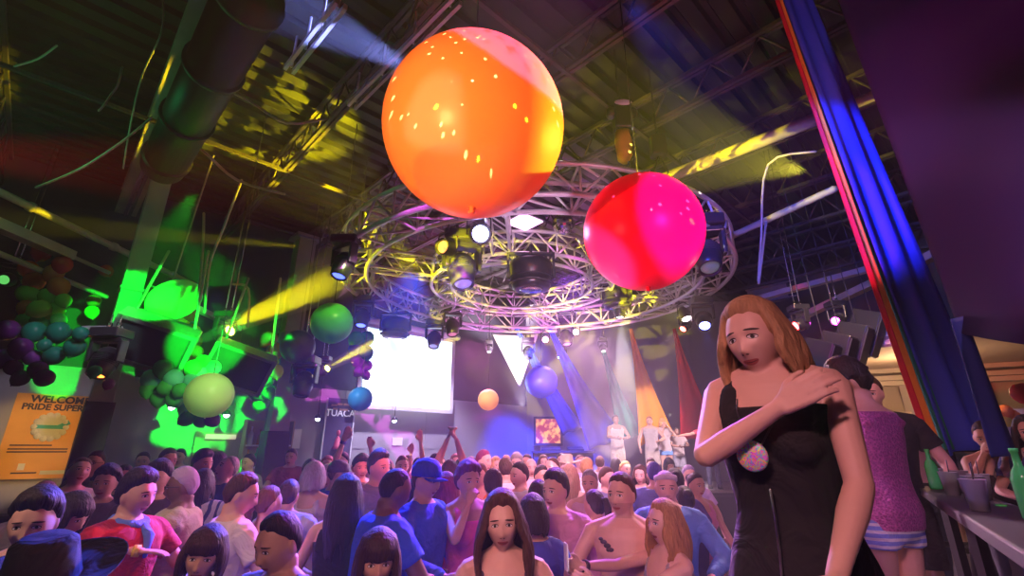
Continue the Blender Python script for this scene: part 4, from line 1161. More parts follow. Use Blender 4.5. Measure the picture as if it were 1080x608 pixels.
# ------------------------------------------------------------------ big balloons
def big_balloon(px, py, Y, dpx, m, label, cat='balloon', drop=True, ztop=None):
    p = P(px, py, Y); depth = Y * CP + (p.z - CAMZ) * SP; rad = dpx / 2 / 500 * depth
    # a sphere's outline swells away from the picture centre
    r = empty('giant_balloon', p, label, cat)
    c = Acc(); c.ell((0, 0, 0), (rad, rad, rad * 1.0), 72, 48); obj('envelope', c, m, r)
    c = Acc(); c.lathe([(rad * .05, -rad * .995), (rad * .025, -rad * 1.02), (rad * .04, -rad * 1.05), (rad * .012, -rad * 1.055)], (0, 0, 0), 14); obj('knot', c, m, r)
    if drop:
        c = Acc(); c.tube([(0, 0, rad * .99), (0, 0, (ztop or 6.95) - p.z)], .006, 6); obj('hanging_line', c, M['black'], r)
    return p, rad
BO = balloon('orange_latex', (1.0, .36, .12), .38); BRd = balloon('red_latex', (.95, .02, .12), .35)
big_balloon(500, 136, 2.95, 188, BO, 'huge orange balloon hanging in front of the lighting ring, biggest of all')
big_balloon(678, 245, 3.7, 124, BRd, 'large crimson balloon right of the orange one')
big_balloon(350, 341, 6.4, 43, balloon('green_latex', (.10, .62, .12)), 'green balloon touched by the yellow beam, left of the lighting ring')
big_balloon(221, 417, 6.2, 46, balloon('lime_latex', (.75, 1.0, .45), .45), 'pale lime balloon glowing green over the bar')
big_balloon(380, 421, 9.4, 25, balloon('sky_blue_latex', (.06, .38, .75)), 'small sky blue balloon just below left of the screen')
big_balloon(515, 422, 9.8, 22, balloon('cream_latex', (1.0, .82, .40), .5), 'small cream yellow balloon low in the middle')
big_balloon(314, 366, 9.0, 35, balloon('smoke_latex', (.10, .09, .11)), 'smoky dark grey balloon by the second column')
big_balloon(571, 403, 11.0, 34, balloon('royal_blue_latex', (.08, .14, .85)), 'blue balloon glowing in the blue haze right of the white light')
spot(P(221, 417, 6.2) + Vector((1.2, -1.6, .9)), P(221, 417, 6.2), (.75, 1.0, .4), 130, 34, .3, .05)
spot(P(350, 341, 6.4) + Vector((.8, -1.2, .8)), P(350, 341, 6.4), (.7, 1.0, .2), 70, 34, .3, .05)
spot(P(515, 422, 9.8) + Vector((-.4, -1.4, .8)), P(515, 422, 9.8), (1.0, .85, .5), 100, 30, .3, .05)
spot(P(380, 421, 9.4) + Vector((-.4, -1.4, .8)), P(380, 421, 9.4), (.5, .8, 1.0), 90, 30, .3, .05)

# ------------------------------------------------------------------ bunches of small balloons
BC = {'purple': (.09, .015, .13), 'teal': (.01, .15, .09), 'violet': (.16, .04, .24), 'green': (.06, .55, .10), 'lime': (.35, .75, .12), 'mint': (.15, .85, .55), 'orange': (.85, .25, .05),
      'red': (.65, .05, .04), 'yellow': (.80, .60, .06), 'blue': (.05, .15, .70), 'dark green': (.02, .30, .08), 'cream': (.85, .8, .6)}
BM = {k_: balloon(k_.replace(' ', '_') + '_small_latex', v, .22, .16) for k_, v in BC.items()}
ORD = ['leftmost', 'second from left', 'third from left', 'fourth from left', 'fifth from left', 'sixth from left', 'seventh from left', 'eighth from left', 'ninth from left', 'tenth from left',
       'eleventh from left', 'twelfth from left', 'thirteenth from left', 'fourteenth from left', 'fifteenth from left', 'sixteenth from left', 'seventeenth from left']
def bunch(where, Y, items):
    bycol = {}
    for it in sorted(items, key=lambda t: t[0]): bycol.setdefault(it[3], []).append(it)
    rr = random.Random(len(items))
    for cname, its in bycol.items():
        for i, (px, py, rp, _) in enumerate(its):
            Yb = Y + rr.uniform(-.12, .12); p = P(px, py, Yb); dep = Yb * CP + (p.z - CAMZ) * SP; rad = rp / 500 * dep * (.80 if px < 150 else .95)
            d = Vector((rr.uniform(-1, 1), rr.uniform(-.4, .4), rr.uniform(-1.6, -.4))).normalized(); rot = d.to_track_quat('-Z', 'Y').to_matrix()
            prof = [(.001, rad), (rad * .45, rad * .92), (rad * .82, rad * .62), (rad, rad * .1), (rad * .93, -rad * .4), (rad * .66, -rad * .85), (rad * .28, -rad * 1.15), (rad * .07, -rad * 1.25), (rad * .12, -rad * 1.34), (.001, -rad * 1.34)]
            c = Acc(); c.lathe(prof, (0, 0, 0), 20, rot)
            lab = ('the only %s balloon in %s' % (cname, where)) if len(its) == 1 else ('%s %s balloon in %s' % (ORD[i] if i < len(its) - 1 else 'rightmost', cname, where))
            o_ = obj('balloon', c, BM[cname], None, p); tag(o_, lab, 'balloon', 'small balloons in ' + where)
bunch('the big bunch at the far left', 5.6, [(8, 348, 13, 'purple'), (36, 350, 13, 'teal'), (62, 350, 13, 'teal'), (22, 367, 13, 'purple'), (47, 364, 8, 'teal'), (79, 366, 12, 'teal'), (57, 375, 12, 'teal'), (85, 352, 9, 'teal'),
      (3, 378, 12, 'violet'), (34, 377, 10, 'violet'), (14, 388, 10, 'purple'), (40, 390, 11, 'purple'), (22, 399, 10, 'purple'), (47, 399, 11, 'purple'), (100, 392, 8, 'dark green'), (115, 405, 7, 'violet')])
bunch('the tall column of balloons at the far left', 6.6, [(44, 266, 11, 'red'), (66, 279, 11, 'red'), (30, 284, 11, 'orange'), (57, 288, 11, 'orange'), (36, 297, 12, 'orange'), (62, 302, 12, 'orange'), (29, 310, 12, 'lime'), (51, 313, 11, 'lime'), (67, 317, 9, 'lime'),
      (27, 324, 9, 'orange'), (42, 326, 12, 'lime'), (58, 328, 11, 'lime'), (26, 337, 9, 'green'), (44, 339, 12, 'green'), (62, 338, 9, 'green')])
bunch('the balloons behind the near column', 8.0, [(99, 317, 8, 'orange'), (97, 329, 8, 'lime'), (112, 286, 8, 'red'), (140, 292, 8, 'red'), (139, 311, 7, 'orange'), (139, 324, 7, 'orange'), (198, 331, 9, 'red'), (190, 338, 9, 'orange'), (203, 350, 8, 'orange'), (206, 372, 8, 'orange'), (205, 360, 8, 'red')])
bunch('the bunch left of the lime balloon', 6.6, [(152, 390, 8, 'dark green'), (172, 389, 10, 'dark green'), (160, 399, 10, 'mint'), (183, 399, 10, 'mint'), (157, 411, 9, 'green'), (176, 409, 9, 'green'), (190, 412, 8, 'green'), (168, 420, 9, 'green'), (184, 421, 9, 'green')])
bunch('the bunch round the lime balloon', 6.9, [(204, 388, 9, 'green'), (214, 382, 8, 'green'), (212, 393, 9, 'mint'), (201, 402, 8, 'mint'), (197, 431, 8, 'mint'), (197, 442, 8, 'dark green'), (211, 444, 7, 'dark green'), (224, 443, 8, 'violet'), (225, 388, 8, 'mint')])
bunch('the string of balloons on the second column', 9.15, [(284, 358, 9, 'red'), (290, 370, 9, 'orange'), (285, 382, 9, 'yellow'), (291, 392, 8, 'yellow'), (280, 402, 9, 'teal'), (271, 415, 9, 'teal'), (283, 414, 8, 'dark green'), (275, 425, 9, 'green')])
bunch('the string of balloons left of the screen', 9.9, [(376, 358, 9, 'green'), (387, 357, 8, 'green'), (375, 369, 8, 'blue'), (386, 372, 8, 'teal'), (378, 381, 8, 'violet'), (387, 386, 6, 'violet'), (379, 392, 6, 'violet'), (386, 396, 5, 'purple')])
bunch('the garland on the lounge wall', 7.9, [(1008, 436, 6, 'purple'), (1018, 433, 6, 'yellow'), (1027, 438, 7, 'red'), (1029, 431, 6, 'orange'), (1036, 437, 6, 'yellow'), (1060, 434, 7, 'orange'), (1067, 440, 8, 'orange'), (1060, 444, 6, 'yellow')])
bunch('the pair at the right picture edge', 4.6, [(1079, 415, 11, 'red'), (1016, 447, 9, 'orange')])
bunch('the few balloons by the blue lamp left of centre', 9.4, [(322, 375, 8, 'purple'), (330, 388, 7, 'blue'), (318, 390, 7, 'purple')])

# ------------------------------------------------------------------ stage lights
def lathe_dir(acc, prof, c, d, seg=22):
    acc.lathe(prof, c, seg, Vector(d).to_track_quat('Z', 'Y').to_matrix())
def moving_head(px, py, Y, d, s, label, lens=None, power=0, deg=18, up=.0, group='moving head lamps on the rig', gobo=None, ztop=None):
    C = P(px, py, Y); r = empty('moving_head_lamp', C + Vector((0, 0, .36 * s)), label, 'stage lamp', group); d = Vector(d).normalized(); o = Vector((0, 0, -.36 * s))
    c = Acc(); c.box((0, 0, .0), (.36 * s, .30 * s, .12 * s)); bev(obj('base', c, M['black'], r, smooth=False), .02 * s, 3)
    top = (ztop - (C.z + .36 * s)) if ztop else .2 * s
    for sx in (-1, 1):
        c = Acc(); c.box((sx * .06 * s, 0, .10 * s), (.03 * s, .05 * s, .09 * s)); c.tube([(sx * .06 * s, 0, .06 * s), (sx * .06 * s, 0, max(.12 * s, top))], .012 * s, 6); obj('hook_clamp', c, M['chrome'], r)
    sd = d.cross(Vector((0, 0, 1)))
    if sd.length < .05: sd = Vector((1, 0, 0))
    sd.normalize()
    c = Acc()
    bar(c, sd * -.19 * s + Vector((0, 0, -.09 * s)), sd * .19 * s + Vector((0, 0, -.09 * s)), .14 * s, .06 * s)
    for sx in (-1, 1): bar(c, sd * sx * .18 * s + Vector((0, 0, -.09 * s)), sd * sx * .175 * s + o, .045 * s, .13 * s, up=sd.cross(Vector((0, 0, 1))))
    bev(obj('yoke', c, M['black'], r, smooth=False), .012 * s, 2)
    c = Acc(); lathe_dir(c, [(.001, -.19 * s), (.07 * s, -.185 * s), (.115 * s, -.14 * s), (.14 * s, -.04 * s), (.145 * s, .04 * s), (.125 * s, .12 * s), (.115 * s, .19 * s), (.10 * s, .20 * s), (.10 * s, .17 * s), (.001, .165 * s)], o, d)
    lh = obj('lamp_head', c, M['black'], r)
    c = Acc()
    for q in range(6): lathe_dir(c, [(.1475 * s, -.004 * s), (.152 * s, 0), (.1475 * s, .004 * s)], o + d * (-.07 + .022 * q) * s, d)
    obj('cooling_fins', c, M['black_rough'], lh)
    c = Acc(); lathe_dir(c, [(.001, .150 * s), (.098 * s, .150 * s), (.085 * s, .176 * s), (.05 * s, .190 * s), (.001, .196 * s)], o, d)
    lc, ls = lens or ((.1, .1, .15), 0)
    obj('lens', c, glow('lens_glow', lc, ls) if ls else M['black'], lh)
    if power: 
        q = C + d * .24 * s; spot(q, q + d, lc, power, deg, .2, .03, gobo)
    return r
BL = (.25, .3, 1.0)
moving_head(362, 280, 5.8, (-.15, -.25, -1), .95, 'black moving head with blue lens hanging on the left end of the large ring', ((.08, .12, 1.0), 3), 60, 14, ztop=4.7)
moving_head(487, 285, 6.2, (.15, -.3, -1), 1.35, 'big blue-lit moving head in front of the inner ring, left of centre', ((.5, .3, 1.0), .5), ztop=4.75)
moving_head(382, 335, 8.4, (.05, -.3, -1), .95, 'amber-lit moving head above the screen corner, left side of the ring', ((.08, .12, 1.0), 4), 0, ztop=4.7)
moving_head(458, 358, 10.1, (.0, -.4, -1), 1.0, 'small black moving head hanging over the screen', ((.5, .5, 1.0), .6), ztop=4.7)
moving_head(477, 345, 9.7, (.1, -.3, -1), 1.0, 'magenta-tinged moving head right of the screen top', ((1, .2, .6), .5), ztop=4.7)
moving_head(745, 270, 5.5, (-.1, -.5, -1), 1.25, 'large black moving head at the right end of the ring behind the red balloon', ((.5, .5, .7), .12), ztop=4.7)
moving_head(742, 338, 8.2, (-.2, -.6, -.7), 1.0, 'moving head with bright blue lens left of the near woman', ((.12, .15, 1.0), 24), 500, 24, ztop=4.7)
moving_head(597, 356, 10.8, (.1, -.3, -1), 1.0, 'magenta-lit moving head at the far rim of the ring', ((1, .3, .8), 1), ztop=4.7)
moving_head(557, 372, 11.6, (0, -.4, -1), .85, 'dim grey moving head beside the white triangle', None, ztop=6.98)
moving_head(592, 374, 12.2, (-.3, -.5, -.8), .7, 'small lamp throwing bright blue light at the back', ((.15, .3, 1.0), 30), 500, 50, ztop=6.98)
moving_head(320, 405, 9.2, (0, -.2, -1), 1.25, 'blue black moving head low beside the second column', None, ztop=6.98)
moving_head(110, 382, 5.9, (0, -.35, -1), 1.0, 'green lit moving head with orange glow on the near column', ((1.0, .25, .03), 5), ztop=3.6)
moving_head(10, 295, 7.0, (.2, -.5, -.2), .8, 'dark lamp at the far left picture edge', ((.1, .5, .1), 1), ztop=6.98)
moving_head(516, 368, 11.8, (0, -.2, -1), .5, 'tiny lamp with a soft white beam left of the white triangle', ((1, .9, 1), 30), 420, 30, ztop=6.98)
moving_head(653, 327, 8.6, (.02, -.02, -1), .8, 'glaring white lamp pointing straight down below the red balloon', ((1, .95, 1), 60), 1500, 26, ztop=6.95)
moving_head(845, 342, 7.0, (-.8, -.2, -.3), .7, 'red glowing lamp right of the near woman', ((1, .03, .03), 40), 260, 30, ztop=6.98, group='coloured lamps over the loudspeakers')
moving_head(884, 337, 7.4, (-.6, -.4, -.3), .7, 'magenta glowing lamp above the black loudspeakers', ((1, .05, .8), 30), 120, 30, ztop=4.7, group='coloured lamps over the loudspeakers')
moving_head(723, 344, 11.0, (-.5, -.3, -.5), .8, 'small red lamp over the stage right of the orange drape', ((1, .08, .05), 30), 300, 34, ztop=6.98, group='coloured lamps over the stage')
moving_head(636, 367, 12.0, (0, -.4, -1), .6, 'small white boxy lamp at the head of the green drape', ((1, .9, .95), 3), ztop=6.98, group='coloured lamps over the stage')
moving_head(236, 352, 7.9, (P(345, 300, 6.6) - P(236, 348, 7.6)), .9, 'lamp throwing the broad yellow beam left of the ring', ((1, .8, .1), 60), ztop=6.98)
moving_head(341, 391, 9.9, (P(390, 365, 9.0) - P(345, 388, 9.6)), .7, 'lamp throwing the short yellow beam beside the screen', ((1, .85, .1), 60), ztop=6.98)

def drum_lamp(px, py, Y, s, label, lens=None):
    C = P(px, py, Y); r = empty('drum_lamp', C, label, 'stage lamp')
    c = Acc(); c.lathe([(.20 * s, -.22 * s), (.25 * s, -.20 * s), (.27 * s, -.12 * s), (.255 * s, -.10 * s), (.27 * s, -.04 * s), (.29 * s, .02 * s), (.30 * s, .10 * s), (.28 * s, .17 * s), (.18 * s, .21 * s), (.001, .22 * s)], (0, 0, 0), 30)
    c.lathe([(.001, -.20 * s), (.20 * s, -.20 * s), (.20 * s, -.22 * s)], (0, 0, 0), 30, cap=False); obj('housing', c, M['black'], r)
    c = Acc()
    for sx in (-1, 1): c.box((sx * .31 * s, 0, .12 * s), (.03 * s, .08 * s, .36 * s))
    c.box((0, 0, .30 * s), (.65 * s, .08 * s, .03 * s)); c.tube([(0, 0, .3 * s), (0, 0, 4.75 - C.z + .02)], .02, 8); obj('bracket', c, M['black_rough'], r, smooth=False)
    c = Acc(); 
    for q in range(3): c.lathe([(.285 * s - .01 * q, -.15 * s + .09 * q), (.31 * s - .01 * q, -.14 * s + .09 * q), (.285 * s - .01 * q, -.13 * s + .09 * q)], (0, 0, 0), 30)
    obj('rim_bands', c, M['black_rough'], r)
    c = Acc(); c.lathe([(.001, -.235 * s), (.12 * s, -.23 * s), (.19 * s, -.21 * s), (.001, -.2 * s)], (0, 0, 0), 24); obj('lens', c, M['chrome'], r)
drum_lamp(560, 290, 6.3, 1.05, 'big black drum-shaped lamp hanging from the middle of the inner ring')
drum_lamp(417, 346, 9.2, .95, 'flat black drum lamp over the left part of the screen')
drum_lamp(650, 315, 8.4, .9, 'black drum lamp directly under the red balloon')
def par(px, py, Y, d, s, label, col, st, power=0):
    C = P(px, py, Y); r = empty('par_can', C, label, 'stage lamp'); d = Vector(d).normalized()
    c = Acc(); lathe_dir(c, [(.001, -.2 * s), (.06 * s, -.19 * s), (.11 * s, -.1 * s), (.12 * s, .12 * s), (.13 * s, .13 * s), (.13 * s, .15 * s), (.11 * s, .15 * s), (.10 * s, .10 * s), (.001, .08 * s)], (0, 0, 0), d); obj('can', c, M['black'], r)
    c = Acc(); lathe_dir(c, [(.001, .10 * s), (.095 * s, .11 * s), (.07 * s, .135 * s), (.001, .145 * s)], (0, 0, 0), d); obj('lens', c, glow('par_lens', col, st), r)
    c = Acc(); c.tube([(-.14 * s, 0, 0), (-.14 * s, 0, .2 * s), (0, 0, .28 * s), (.14 * s, 0, .2 * s), (.14 * s, 0, 0)], .012, 6); c.tube([(0, 0, .27 * s), (0, 0, .27 * s + .25)], .012, 6); obj('bracket', c, M['black_rough'], r)
    if power: spot(C + d * .2 * s, C + d, col, power, 40, .3, .04)
par(505, 247, 5.6, (.25, -.9, -.4), 1.1, 'par can with a dazzling blue white lens just under the orange balloon', (.5, .5, 1.0), 16, 160)
par(472, 262, 6.0, (-.5, -.9, -.2), .9, 'par can glowing orange beside the big blue-lit moving head', (1.0, .3, .06), 2)
par(607, 350, 10.6, (0, -1, -.4), .7, 'small pink par can at the far rim', (1.0, .5, .8), 12, 60)
par(575, 358, 10.7, (0, -1, -.4), .7, 'small rosy par can next to the white triangle', (1.0, .5, .7), 12, 60)
par(722, 332, 8.8, (.1, -.5, -1), .9, 'flat white-lipped lamp at the head of the red drape', (1.0, .8, .9), 10, 60)
# mirror ball and a glowing panel standing in for a pink lit square
p = P(594, 236, 6.4); r = empty('mirror_ball', p, 'small mirror ball hanging inside the rings', 'mirror ball')
m, n, k, b, out = new_mat('mirror_tiles'); b.inputs['Metallic'].default_value = 1; b.inputs['Roughness'].default_value = .08; b.inputs['Base Color'].default_value = (.85, .8, .85, 1)
c = Acc(); c.ell((0, 0, 0), .17, 22, 16); obj('ball', c, m, r, smooth=False)
c = Acc(); c.tube([(0, 0, .17), (0, 0, 6.95 - p.z)], .008, 6); obj('rod', c, M['chrome'], r)
c = Acc(); c.lathe([(.03, .16), (.03, .2), (.01, .21)], (0, 0, 0), 10); obj('cap', c, M['chrome'], r)
p = P(553, 234, 6.2); r = empty('glow_panel', p, 'square glowing panel in place of a pink lit patch under the orange balloon', 'stage lamp')
c = Acc(); c.box((0, 0, .03), (.44, .44, .06), (0, 0, .7)); obj('housing', c, M['black'], r, smooth=False)
c = Acc(); c.box((0, 0, -.01), (.38, .38, .02), (0, 0, .7)); obj('diffuser', c, glow('pink_panel_glow', (1, .45, .9), 3.0), r, smooth=False)
c = Acc(); c.tube([(0, 0, .05), (0, 0, 5.3 - p.z)], .012, 6); obj('hanger', c, M['black_rough'], r)
# hoist with oval badge
p = P(656, 125, 4.9); r = empty('rigging_motor', p, 'black rigging motor with an oval white badge and chain bag above the red balloon', 'hoist')
c = Acc(); c.box((0, 0, 0), (.22, .2, .38)); c.tube([(-.13, 0, .08), (.13, 0, .08)], .09, 14); bev(obj('motor_body', c, M['black'], r, smooth=False), .03, 3)
c = Acc(); c.ell((0, 0, 0), (.11, .012, .045), 20, 10)
for q in range(len(c.v)): c.v[q] = (c.v[q][0], c.v[q][1] - .115, c.v[q][2] + .15)
obj('badge', c, M['white'], r)
c = Acc(); c.lathe([(.10, .0), (.11, -.1), (.09, -.38), (.05, -.42), (.001, -.42)], (.0, .02, -.2), 16); obj('chain_bag', c, mat('yellow_bag', (.6, .45, .05), .7, 0, .3, 8), r)
c = Acc(); c.tube([(-.02, 0, .19), (-.02, 0, 6.95 - p.z)], .014, 6); c.tube([(.03, 0, -.19), (.03, 0, 5.06 - p.z)], .014, 6); obj('chain', c, M['chrome'], r)
c = Acc(); c.tube([(.05, -.05, -.2), (.12, -.1, -.5), (.02, -.1, -.7), (.1, -.05, -.9)], .010, 6); obj('cable', c, M['black'], r)

# ------------------------------------------------------------------ green dish, boxy televisions, line array
p = P(183, 315, 7.2); dd = Vector((.745, -.276, -.735)).normalized(); r = empty('satellite_dish', p, 'round green lit dish hung by struts right of the near column', 'dish')
c = Acc(); lathe_dir(c, [(.001, -.10), (.12, -.09), (.26, -.05), (.38, .03), (.40, .05), (.38, .055), (.25, -.02), (.1, -.06), (.001, -.07)], (0, 0, 0), dd, 36); obj('bowl', c, mat('green_painted_dish', (.25, .8, .3), .5), r)
c = Acc(); lathe_dir(c, [(.001, -.24), (.07, -.22), (.09, -.14), (.05, -.08)], (0, 0, 0), dd, 16); obj('hub', c, M['column'], r)
c = Acc()
for q in ((-.5, .1, .25), (-.55, .1, .0), (-.45, .2, -.2)): c.tube([Vector(q), dd * -.15], .014, 6)
c.tube([dd * -.2, Vector((.1, 0, 6.9 - p.z))], .014, 6); obj('strut', c, M['pipe'], r)
GRN = mat('television_case', (.10, .14, .11), .5); SCR = mat('dark_tv_glass', (.03, .06, .045), .12)
def boxy(px, py, Y, rz, rx, s, label):
    C = P(px, py, Y); r = empty('hanging_television', C, label, 'television', 'hanging televisions on the rail', 0)
    rot = Matrix.Rotation(rz, 3, 'Z') @ Matrix.Rotation(rx, 3, 'X') @ Matrix.Rotation(R(17), 3, 'Y')
    c = Acc()
    rg = lambda w, h, y: [rot @ Vector((sx * w, y, sz * h)) for sx, sz in ((-1, -1), (1, -1), (1, 1), (-1, 1))]
    c.loft([rg(.52 * s, .36 * s, -.28 * s), rg(.52 * s, .36 * s, .0), rg(.36 * s, .26 * s, .34 * s)]); bev(obj('case', c, GRN, r, smooth=False), .02, 2)
    c = Acc()
    for sx in (-1, 1): c.box(rot @ Vector((sx * .49 * s, -.31 * s, 0)), (.06 * s, .08 * s, .72 * s), rot)
    for sz in (-1, 1): c.box(rot @ Vector((0, -.31 * s, sz * .33 * s)), (.98 * s, .08 * s, .06 * s), rot)
    obj('bezel', c, GRN, r, smooth=False)
    c = Acc(); c.box(rot @ Vector((0, -.285 * s, 0)), (.92 * s, .02 * s, .60 * s), rot); obj('screen', c, SCR, r, smooth=False)
    c = Acc()
    for sx in (-1, 1): c.tube([rot @ Vector((sx * .4 * s, 0, .36 * s)), Vector(((rot @ Vector((sx * .4 * s, 0, .36 * s))).x, 0, 4.45 - C.z + .35))], .02, 6)
    obj('hanger', c, M['pipe'], r)
boxy(165, 358, 6.6, R(24), R(32), .92, 'green lit boxy television hung tilted right of the near column')
boxy(253, 384, 7.8, R(28), R(28), .90, 'green lit boxy television hung left of the second column')
c = Acc(); C = P(118, 352, 6.3); c.box(C, (.52, .4, .12)); bev(tag(obj('lamp_shelf', c, M['column'], smooth=False), 'bright green lit shelf plate on the near column', 'shelf'), .01)
for i, (px, py) in enumerate(((862, 385), (880, 377), (897, 366), (912, 352))):
    C = P(px, py, 6.6 + .12 * i); rot = Matrix.Rotation(R(38), 3, 'Z') @ Matrix.Rotation(R(24), 3, 'X')
    r = empty('loudspeaker', C, ('lowest black loudspeaker of the row beside the red lamp', 'second black loudspeaker from the left in the slanting row', 'third black loudspeaker from the left in the slanting row', 'topmost black loudspeaker of the slanting row')[i], 'loudspeaker', 'slanting row of loudspeakers')
    c = Acc(); rg = lambda w, y: [rot @ Vector((sx * w, y, sz * .34)) for sx, sz in ((-1, -1), (1, -1), (1, 1), (-1, 1))]
    c.loft([rg(.15, -.18), rg(.10, .2)]); bev(obj('cabinet', c, M['black'], r, smooth=False), .015, 2)
    c = Acc(); c.box(rot @ Vector((0, -.19, 0)), (.27, .02, .62), rot); obj('grille', c, M['grille'], r, smooth=False)
    c = Acc(); c.tube([rot @ Vector((0, 0, .34)), Vector((0, 0, 7.02 - C.z))], .006, 6); obj('hanger', c, M['black_rough'], r)

# ------------------------------------------------------------------ drapes
def drape(name, top, bot, wt, wb, m, label, sag=.15, folds=3, depth=.06, twist=0.0, n=30, across=None):
    """gathered fabric ribbon from a to b, narrow at the top, with real folds and thickness"""
    top = Vector(top); bot = Vector(bot); t = (bot - top).normalized(); sd = Vector(across or (1, 0, 0)); sd = (sd - t * sd.dot(t)).normalized(); nn = t.cross(sd)
    F = folds * 8; rows = []
    for i in range(n + 1):
        f = i / n; cpt = top.lerp(bot, f) + Vector((0, 0, -sag * math.sin(PI * f))); w = wt + (wb - wt) * f ** 1.3; a = twist * f
        s2 = sd * math.cos(a) + nn * math.sin(a); n2 = nn * math.cos(a) - sd * math.sin(a)
        front = []; back = []
        for j in range(F + 1):
            u = j / F - .5; dz = depth * (.4 + .6 * f) * math.sin(u * 2 * PI * folds + f * 1.5)
            q = cpt + s2 * (u * w) + n2 * dz; front.append(q + n2 * .004); back.append(q - n2 * .004)
        rows.append(front + back[::-1])
    c = Acc(); c.loft(rows); return tag(obj(name, c, m), label, 'drape')
def fabric(name, col, tr=.25, rough=.55):
    return balloon(name, col, tr, rough)
FB = fabric('blue_stretch_fabric', (.05, .10, .75)); FR = fabric('red_fabric', (.75, .03, .04)); FO = fabric('orange_fabric', (1.0, .45, .05)); FG = fabric('green_fabric', (.02, .32, .22)); FP = fabric('purple_fabric', (.022, .010, .09), .05, .8); FN = fabric('navy_fabric', (.02, .035, .22), .1)
drape('fabric_drape', PZ(830, -30, 6.8), P(1026, 474, 4.3), .30, .50, FB, 'wide blue fabric drape slanting down to the right rail', .1, 2, .05)
drape('fabric_drape', PZ(813, -20, 6.7), P(983, 473, 4.3), .04, .05, FR, 'thin red fabric drape left of the blue one', .1, 1, .02)
drape('fabric_drape', PZ(816, -20, 6.7), P(990, 474, 4.32), .04, .09, FO, 'orange fabric strip between the red and green ones', .1, 1, .03)
drape('fabric_drape', PZ(820, -15, 6.7), P(1003, 474, 4.36), .05, .16, FG, 'dark green fabric strip behind the blue drape', .1, 2, .03)
drape('fabric_drape', P(1010, 335, 2.9), P(1062, 480, 3.1), .10, .16, FN, 'narrow navy fabric tail hanging from the big purple drape', .02, 1, .02)
# the big purple drape: a wide sheet from the ceiling
rows = []
for i in range(25):
    f = i / 24; row = []
    for j in range(49):
        u = j / 48
        top = PZ(862, -60, 6.9).lerp(Vector((6.2, 1.0, 6.9)), u); bl = P(1012, 350, 2.9); br = P(1250, 330, 1.9)
        bot = bl.lerp(br, u) + Vector((0, 0, -.12 * math.sin(PI * u)))
        q = top.lerp(bot, f) + Vector((.35, .35, 0)) * (.10 * math.sin(u * 9 + f * 2) * f ** .5 + .2 * math.sin(PI * f)); row.append(q)
    rows.append(row)
c = Acc(); c.loft([r_ + [q + Vector((.006, .008, 0)) for q in r_[::-1]] for r_ in rows]); tag(obj('fabric_drape', c, FP), 'huge dark purple fabric sheet filling the upper right corner', 'drape')
# stage drapes
for px, w0, bx, by, w1, m_, lab, Yt in ((580, .10, 640, 468, 1.1, FB, 'blue fabric drape fanning down behind the stage', 12.6), (637, .10, 665, 462, .75, FG, 'green fabric drape left of the orange one on the stage', 12.9),
                                (665, .08, 693, 466, 1.05, FO, 'bright orange fabric drape behind the performers', 12.6), (711, .08, 738, 462, 1.1, FR, 'red fabric drape at the right side of the stage', 12.4),
                                (545, .10, 605, 455, .7, FN, 'dim violet navy drape left of the blue stage drape', 13.1)):
    drape('fabric_drape', P(px, 347 if px != 637 else 372, Yt - 1.2), P(bx, by, Yt + 1.5), w0, w1, m_, lab, .05, 2, .035)
# white triangular sail
a, b_, c_ = P(519, 352, 12.0), P(568, 352, 12.0), P(548, 409, 12.0)
rows = []
for i in range(13):
    f = i / 12; l = a.lerp(c_, f * .97); r_ = b_.lerp(c_, f * .97); row = [l.lerp(r_, j / 12) + Vector((0, .12 * math.sin(PI * j / 12) * (1 - f), 0)) for j in range(13)]
    rows.append(row + [q + Vector((0, .012, 0)) for q in row[::-1]])
c = Acc(); c.loft(rows); tag(obj('fabric_sail', c, fabric('white_sail_cloth', (.95, .93, .97), .3)), 'blazing white triangular fabric sail pointing down at the far centre', 'sail')
spot(P(552, 432, 10.6), P(544, 370, 12.0), (1, .85, 1), 5000, 44, .4, .05)  # added spot from below to make the sail blaze
spot(P(545, 400, 12.9), P(545, 370, 12.0), (.6, .25, 1), 500, 70, .6, .05)  # added violet spot behind the sail

# ------------------------------------------------------------------ stage
r = empty('stage', (4.0, 14.0, 0), 'low dark stage carrying the performers at the back right', 'stage')
c = Acc(); c.box((0, 0, .49), (7.4, 3.2, .98)); obj('riser', c, M['wall_dark'], r, smooth=False)
c = Acc(); c.box((0, -.02, 1.01), (7.5, 3.3, .06)); bev(obj('stage_top', c, M['boards'], r, smooth=False), .01)
c = Acc()
for q in range(7): c.box((-3.2 + q * 1.07, -1.63, .5), (1.0, .03, .8))
obj('front_panels', c, M['black_rough'], r, smooth=False)
p = P(578, 455, 16.12); r = empty('backlit_picture', p, 'glowing orange backlit picture at the back left of the stage', 'picture')
m, n, k, b, out = new_mat('backlit_print'); tc = n.new('ShaderNodeTexCoord'); no = n.new('ShaderNodeTexNoise'); no.inputs['Scale'].default_value = 5; rp = n.new('ShaderNodeValToRGB')
rp.color_ramp.elements[0].position = .46; rp.color_ramp.elements[0].color = (.35, .02, .03, 1); rp.color_ramp.elements[1].position = .6; rp.color_ramp.elements[1].color = (1, .42, .10, 1)
k.new(tc.outputs['Object'], no.inputs[0]); k.new(no.outputs[0], rp.inputs[0]); k.new(rp.outputs[0], b.inputs['Emission Color']); b.inputs['Emission Strength'].default_value = 1.1; b.inputs['Base Color'].default_value = (.05, .02, .02, 1)
c = Acc(); c.box((0, 0, 0), (.79, .04, .75)); obj('print', c, m, r, smooth=False)
c = Acc()
for s_ in (-1, 1): c.box((s_ * .43, -.01, 0), (.07, .08, .90)); c.box((0, -.01, s_ * .41), (.79, .08, .07))
